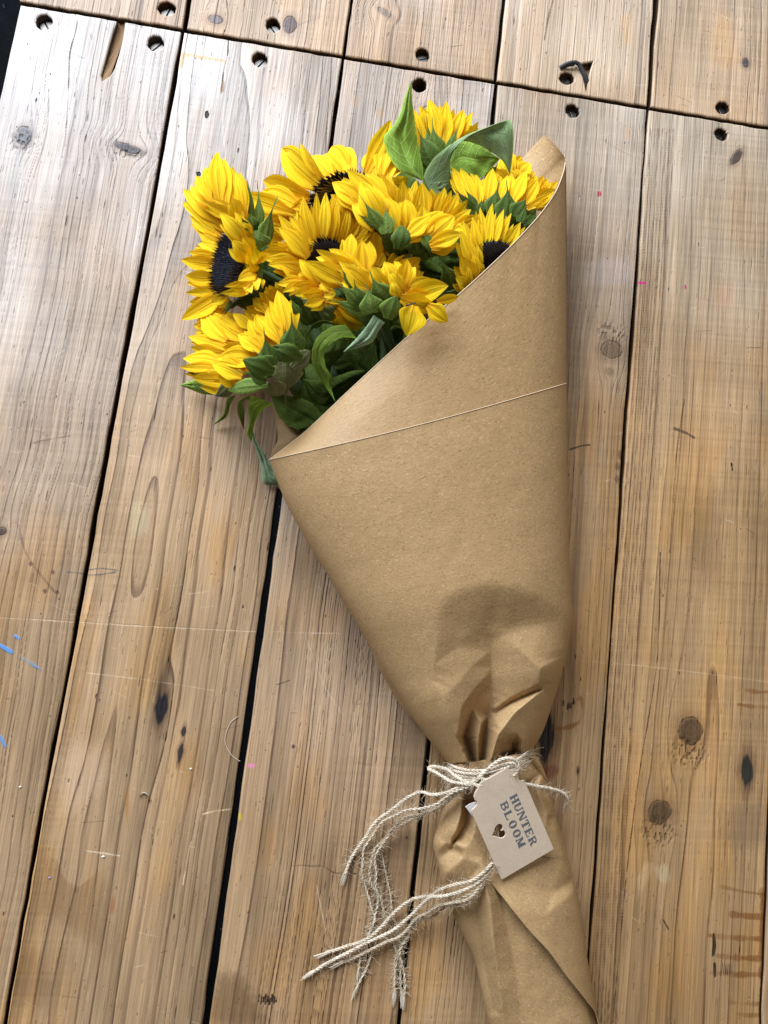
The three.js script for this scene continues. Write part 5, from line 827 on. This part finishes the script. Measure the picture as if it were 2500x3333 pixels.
leaf(Gf.g, RG, [[40, 1780, 66], [90, 1770, 70], [150, 1760, 70], [210, 1700, 68]], [[44, 1790, 64], [110, 1800, 66], [180, 1800, 66], [216, 1704, 68]], 'silver', { teeth: 0.05, arch: 2 });
// along the right side of the paper
const H = flower({ seed: 8, shy: true, reg: RG, c: [800, 700, 58], N: [0.03, 0.12, -0.98], R: 27, back: 0.8, label: 'shaded sunflower against the right side of the paper, its back to us',
  petals: [
    { bh: 58, th: 56, deep: true, list: [[360, 620, 230, 255, 90], [700, 600, 715, 280, 140], [1070, 610, 1185, 298, 100], [1160, 570, 1290, 297, 150], [1240, 550, 1352, 330, 120], [1300, 510, 1388, 370, 80], [1380, 460, 1476, 370, 60], [320, 560, 95, 250, 90]] },
    { bh: 66, th: 62, list: [[310, 590, 140, 215, 140], [450, 680, 250, 228, 180], [470, 700, 430, 300, 180], [580, 640, 650, 240, 190], [730, 660, 835, 312, 140], [880, 670, 1065, 268, 200], [1010, 680, 1215, 350, 200], [1200, 560, 1430, 470, 100], [1090, 710, 1402, 520, 130], [1040, 740, 1090, 630, 90], [1200, 690, 1380, 570, 100]] },
  ],
  bracts: [{ bh: 72, th: 72, mat: 'dark', list: [[430, 720, 130, 340, 90], [440, 720, 240, 395, 90], [500, 740, 495, 555, 120], [640, 780, 715, 378, 240], [800, 820, 800, 375, 280], [930, 820, 1085, 515, 250], [990, 880, 1095, 620, 140], [1020, 900, 1260, 680, 220, 60, 56]] }] });
leaf(H.g, RG, [[860, 900, 50], [940, 820, 50], [1060, 740, 48], [1090, 700, 46]], [[880, 960, 46], [980, 900, 46], [1040, 800, 46], [1092, 702, 46]], 'dark', {});
leaf(H.g, RG, [[-100, 1180, 40], [100, 1150, 46], [250, 1200, 44], [360, 1300, 40]], [[-100, 1400, 34], [60, 1500, 34], [200, 1500, 34], [360, 1310, 38]], 'dark', { seed: 31 });
leaf(H.g, RG, [[560, 760, 44], [700, 860, 44], [820, 960, 42], [900, 1080, 38]], [[540, 1000, 40], [640, 1050, 38], [760, 1100, 36], [900, 1090, 36]], 'dark', { seed: 32 });
// the one at the very top, between its two big leaves
const I = flower({ seed: 9, shy: true, reg: RI, c: [700, 780, 34], N: [0.0, 0.18, -0.98], R: 22, back: 0.8, label: 'topmost sunflower, standing up between two large green leaves',
  petals: [{ bh: 34, th: 40, list: [[560, 620, 485, 288, 90], [530, 740, 432, 335, 120], [930, 690, 1115, 530, 140], [880, 690, 1048, 375, 130], [820, 720, 955, 335, 180], [690, 680, 590, 222, 190], [750, 740, 775, 262, 190]] }],
  bracts: [{ bh: 44, th: 48, list: [[780, 760, 940, 488, 90, 42, 46], [600, 800, 545, 410, 110], [570, 790, 550, 490, 110], [690, 850, 615, 430, 200]] }, { bh: 46, th: 46, mat: 'dark', list: [[640, 920, 450, 505, 240]] }] });
leaf(I.g, RI, [[512, 1088, 50], [300, 1000, 56], [180, 870, 58], [92, 640, 58], [200, 490, 58], [275, 360, 60], [320, 200, 60], [392, 12, 58]], [[522, 1085, 50], [520, 960, 48], [500, 840, 47], [462, 660, 48], [430, 420, 52], [405, 230, 56], [395, 14, 58]], 'bright', { arch: 6, fold: 5, seed: 41, teeth: 0.035, label: 'upright bright green leaf at the top' });
leaf(I.g, RI, [[790, 900, 52], [800, 800, 52], [850, 690, 52], [990, 664, 52], [1150, 715, 52], [1345, 850, 50]], [[800, 990, 52], [850, 1010, 50], [920, 1015, 48], [1010, 1010, 46], [1150, 1058, 44], [1348, 856, 48]], 'bright', { arch: 1, fold: 1, wave: 4, seed: 42, teeth: 0, label: 'shaded bright green underside of the folded leaf' });
leaf(I.g, RI, [[525, 1050, 60], [560, 960, 64], [660, 820, 70], [830, 690, 76], [1000, 590, 76], [1220, 505, 72], [1452, 428, 66], [1490, 510, 66], [1496, 740, 60], [1460, 1028, 54]], [[620, 1260, 56], [840, 1150, 58], [800, 990, 62], [785, 880, 66], [850, 690, 70], [990, 666, 68], [1150, 718, 64], [1310, 815, 60], [1400, 900, 58], [1458, 1026, 54]], 'grey', { arch: 5, fold: 1, wave: 6, seed: 43, teeth: 0.02, label: 'large folded grey green leaf arching to the right' });
leaf(I.g, RI, [[620, 1258, 52], [700, 1210, 56], [800, 1180, 56], [860, 1150, 54]], [[622, 1262, 50], [660, 1100, 56], [740, 1000, 58], [840, 990, 54]], 'grey', { teeth: 0 });
// behind the folded leaf, only some orange petals show
const J = flower({ seed: 10, shy: true, reg: RG, c: [880, 330, 38], N: [0.1, 0.4, -0.9], R: 18, label: 'sunflower behind the folded leaf, showing only a few orange petals',
  petals: [{ bh: 42, th: 40, deep: true, list: [[820, 380, 640, 175, 150], [920, 260, 892, 0, 90], [980, 260, 1112, 130, 210], [860, 300, 760, 70, 200], [850, 340, 690, 230, 190], [900, 380, 800, 210, 230], [980, 380, 925, 210, 190], [930, 380, 1010, 300, 170]] }],
  bracts: [{ bh: 40, th: 42, mat: 'dark', list: [[560, 300, 755, 80, 90]] }] });
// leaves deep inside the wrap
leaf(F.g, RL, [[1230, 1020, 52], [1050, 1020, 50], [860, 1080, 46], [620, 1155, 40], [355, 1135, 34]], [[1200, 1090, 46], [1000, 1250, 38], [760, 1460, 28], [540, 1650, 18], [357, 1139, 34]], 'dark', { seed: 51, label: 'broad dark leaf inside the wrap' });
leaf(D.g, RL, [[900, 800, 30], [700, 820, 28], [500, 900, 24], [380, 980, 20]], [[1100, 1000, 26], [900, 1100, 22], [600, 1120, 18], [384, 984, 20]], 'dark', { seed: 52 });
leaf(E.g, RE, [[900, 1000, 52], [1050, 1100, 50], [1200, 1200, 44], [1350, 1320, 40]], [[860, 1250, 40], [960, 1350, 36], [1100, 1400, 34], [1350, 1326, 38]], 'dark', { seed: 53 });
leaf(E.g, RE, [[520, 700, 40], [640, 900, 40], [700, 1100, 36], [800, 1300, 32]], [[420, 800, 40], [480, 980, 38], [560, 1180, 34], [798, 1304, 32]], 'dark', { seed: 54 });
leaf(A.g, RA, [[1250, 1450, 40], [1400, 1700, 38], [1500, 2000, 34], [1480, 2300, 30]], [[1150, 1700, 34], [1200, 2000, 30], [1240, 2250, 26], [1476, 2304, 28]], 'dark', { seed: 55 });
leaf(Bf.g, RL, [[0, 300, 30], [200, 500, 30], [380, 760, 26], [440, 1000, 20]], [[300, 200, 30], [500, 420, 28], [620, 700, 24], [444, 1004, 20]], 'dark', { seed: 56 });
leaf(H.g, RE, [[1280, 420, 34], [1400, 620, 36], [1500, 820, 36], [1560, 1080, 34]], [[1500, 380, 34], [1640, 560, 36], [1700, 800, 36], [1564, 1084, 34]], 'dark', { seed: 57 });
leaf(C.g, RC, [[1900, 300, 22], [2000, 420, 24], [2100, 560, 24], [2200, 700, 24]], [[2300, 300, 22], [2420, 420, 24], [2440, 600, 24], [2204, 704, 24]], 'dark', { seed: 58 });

// filler leaves added low between the stems to make the gaps dark
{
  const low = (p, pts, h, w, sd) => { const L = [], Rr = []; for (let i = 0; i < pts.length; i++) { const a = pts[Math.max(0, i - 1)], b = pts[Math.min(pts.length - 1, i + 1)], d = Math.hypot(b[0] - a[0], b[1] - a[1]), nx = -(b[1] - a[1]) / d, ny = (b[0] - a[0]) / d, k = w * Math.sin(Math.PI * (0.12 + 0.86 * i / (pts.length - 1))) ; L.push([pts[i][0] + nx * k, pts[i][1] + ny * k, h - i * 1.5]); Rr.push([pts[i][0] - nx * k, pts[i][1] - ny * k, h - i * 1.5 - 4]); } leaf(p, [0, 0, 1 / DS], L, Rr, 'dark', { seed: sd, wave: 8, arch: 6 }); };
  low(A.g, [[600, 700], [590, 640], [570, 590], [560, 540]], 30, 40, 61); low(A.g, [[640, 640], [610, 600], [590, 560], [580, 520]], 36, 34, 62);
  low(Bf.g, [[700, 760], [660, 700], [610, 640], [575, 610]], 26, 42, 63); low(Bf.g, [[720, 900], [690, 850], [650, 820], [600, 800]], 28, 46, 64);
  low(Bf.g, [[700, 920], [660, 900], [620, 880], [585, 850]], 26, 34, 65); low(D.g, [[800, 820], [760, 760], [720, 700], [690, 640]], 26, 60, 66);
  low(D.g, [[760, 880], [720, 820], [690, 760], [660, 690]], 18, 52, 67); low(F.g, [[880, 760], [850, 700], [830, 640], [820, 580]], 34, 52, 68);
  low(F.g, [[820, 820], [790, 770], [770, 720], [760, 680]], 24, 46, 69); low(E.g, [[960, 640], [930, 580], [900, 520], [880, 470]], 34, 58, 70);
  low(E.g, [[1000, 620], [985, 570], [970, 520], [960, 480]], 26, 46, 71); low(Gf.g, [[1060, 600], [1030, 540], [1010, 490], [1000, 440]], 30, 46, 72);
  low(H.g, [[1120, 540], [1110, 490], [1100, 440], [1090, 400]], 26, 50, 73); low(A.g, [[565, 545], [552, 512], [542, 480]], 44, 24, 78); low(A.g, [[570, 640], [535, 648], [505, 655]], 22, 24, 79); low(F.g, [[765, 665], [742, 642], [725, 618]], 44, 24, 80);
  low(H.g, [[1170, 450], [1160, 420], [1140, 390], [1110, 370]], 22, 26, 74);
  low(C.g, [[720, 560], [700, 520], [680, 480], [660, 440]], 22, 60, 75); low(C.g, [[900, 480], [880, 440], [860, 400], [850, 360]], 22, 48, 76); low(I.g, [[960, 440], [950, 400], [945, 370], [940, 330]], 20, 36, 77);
}
// ---------------------------------------------------------------- small things lying on the table
{
  const sh = thing('wood_shaving', 'thin pale curl of shaving on the second plank from the left', 'shaving', at(465, 2592));
  part('curl', surf(4, 18, (u, v) => { const a = -0.6 + v * 4.4, r = 0.0042 - 0.0016 * v, c = at(467, 2592); return V3(c.x + Math.cos(a) * r, 0.0006 + u * 0.0022 * (1 - 0.5 * v), c.z - Math.sin(a) * r * 0.9); }), new THREE.MeshStandardMaterial({ color: new THREE.Color(0.6, 0.56, 0.5), roughness: 0.6, side: THREE.DoubleSide }), sh);
  const fb = thing('loose_fibre', 'long pale string fibre lying curved near the gap between two planks', 'fibre', at(740, 2400));
  part('fibre', tube([[775, 2332], [752, 2350], [738, 2380], [732, 2408], [742, 2440], [760, 2464], [781, 2478]].map((p) => at(p[0], p[1], 0.0005)), 0.00022, 5), JUTE[1], fb);
  const cr = new THREE.MeshStandardMaterial({ color: new THREE.Color(0.75, 0.72, 0.66), roughness: 0.7 }), vi = new THREE.MeshStandardMaterial({ color: new THREE.Color(0.35, 0.25, 0.5), roughness: 0.7 });
  const crumb = (x, y, s, mat, label) => { const t = thing('paint_crumb', label, 'crumb', at(x, y)), g = new THREE.IcosahedronGeometry(s, 1), P = g.attributes.position, c = at(x, y, s * 0.6); for (let i = 0; i < P.count; i++) { const k = 0.7 + 0.6 * noise(P.getX(i) * 3000 + x, P.getZ(i) * 3000 + y); P.setXYZ(i, P.getX(i) * k * 1.5 + c.x, P.getY(i) * k * 0.6 + c.y, P.getZ(i) * k + c.z); } g.computeVertexNormals(); part('crumb', g, mat, t); };
  crumb(621, 2502, 0.0007, cr, 'tiny white crumb below the black knot of the second plank');
  crumb(66, 2561, 0.0007, cr, 'tiny white crumb on the leftmost plank');
  crumb(336, 2788, 0.0008, cr, 'pale crumb low on the second plank, below the shaving');
  crumb(162, 2857, 0.0007, vi, 'tiny violet crumb on the second plank by the left gap');
}
renderer.render(scene, camera);
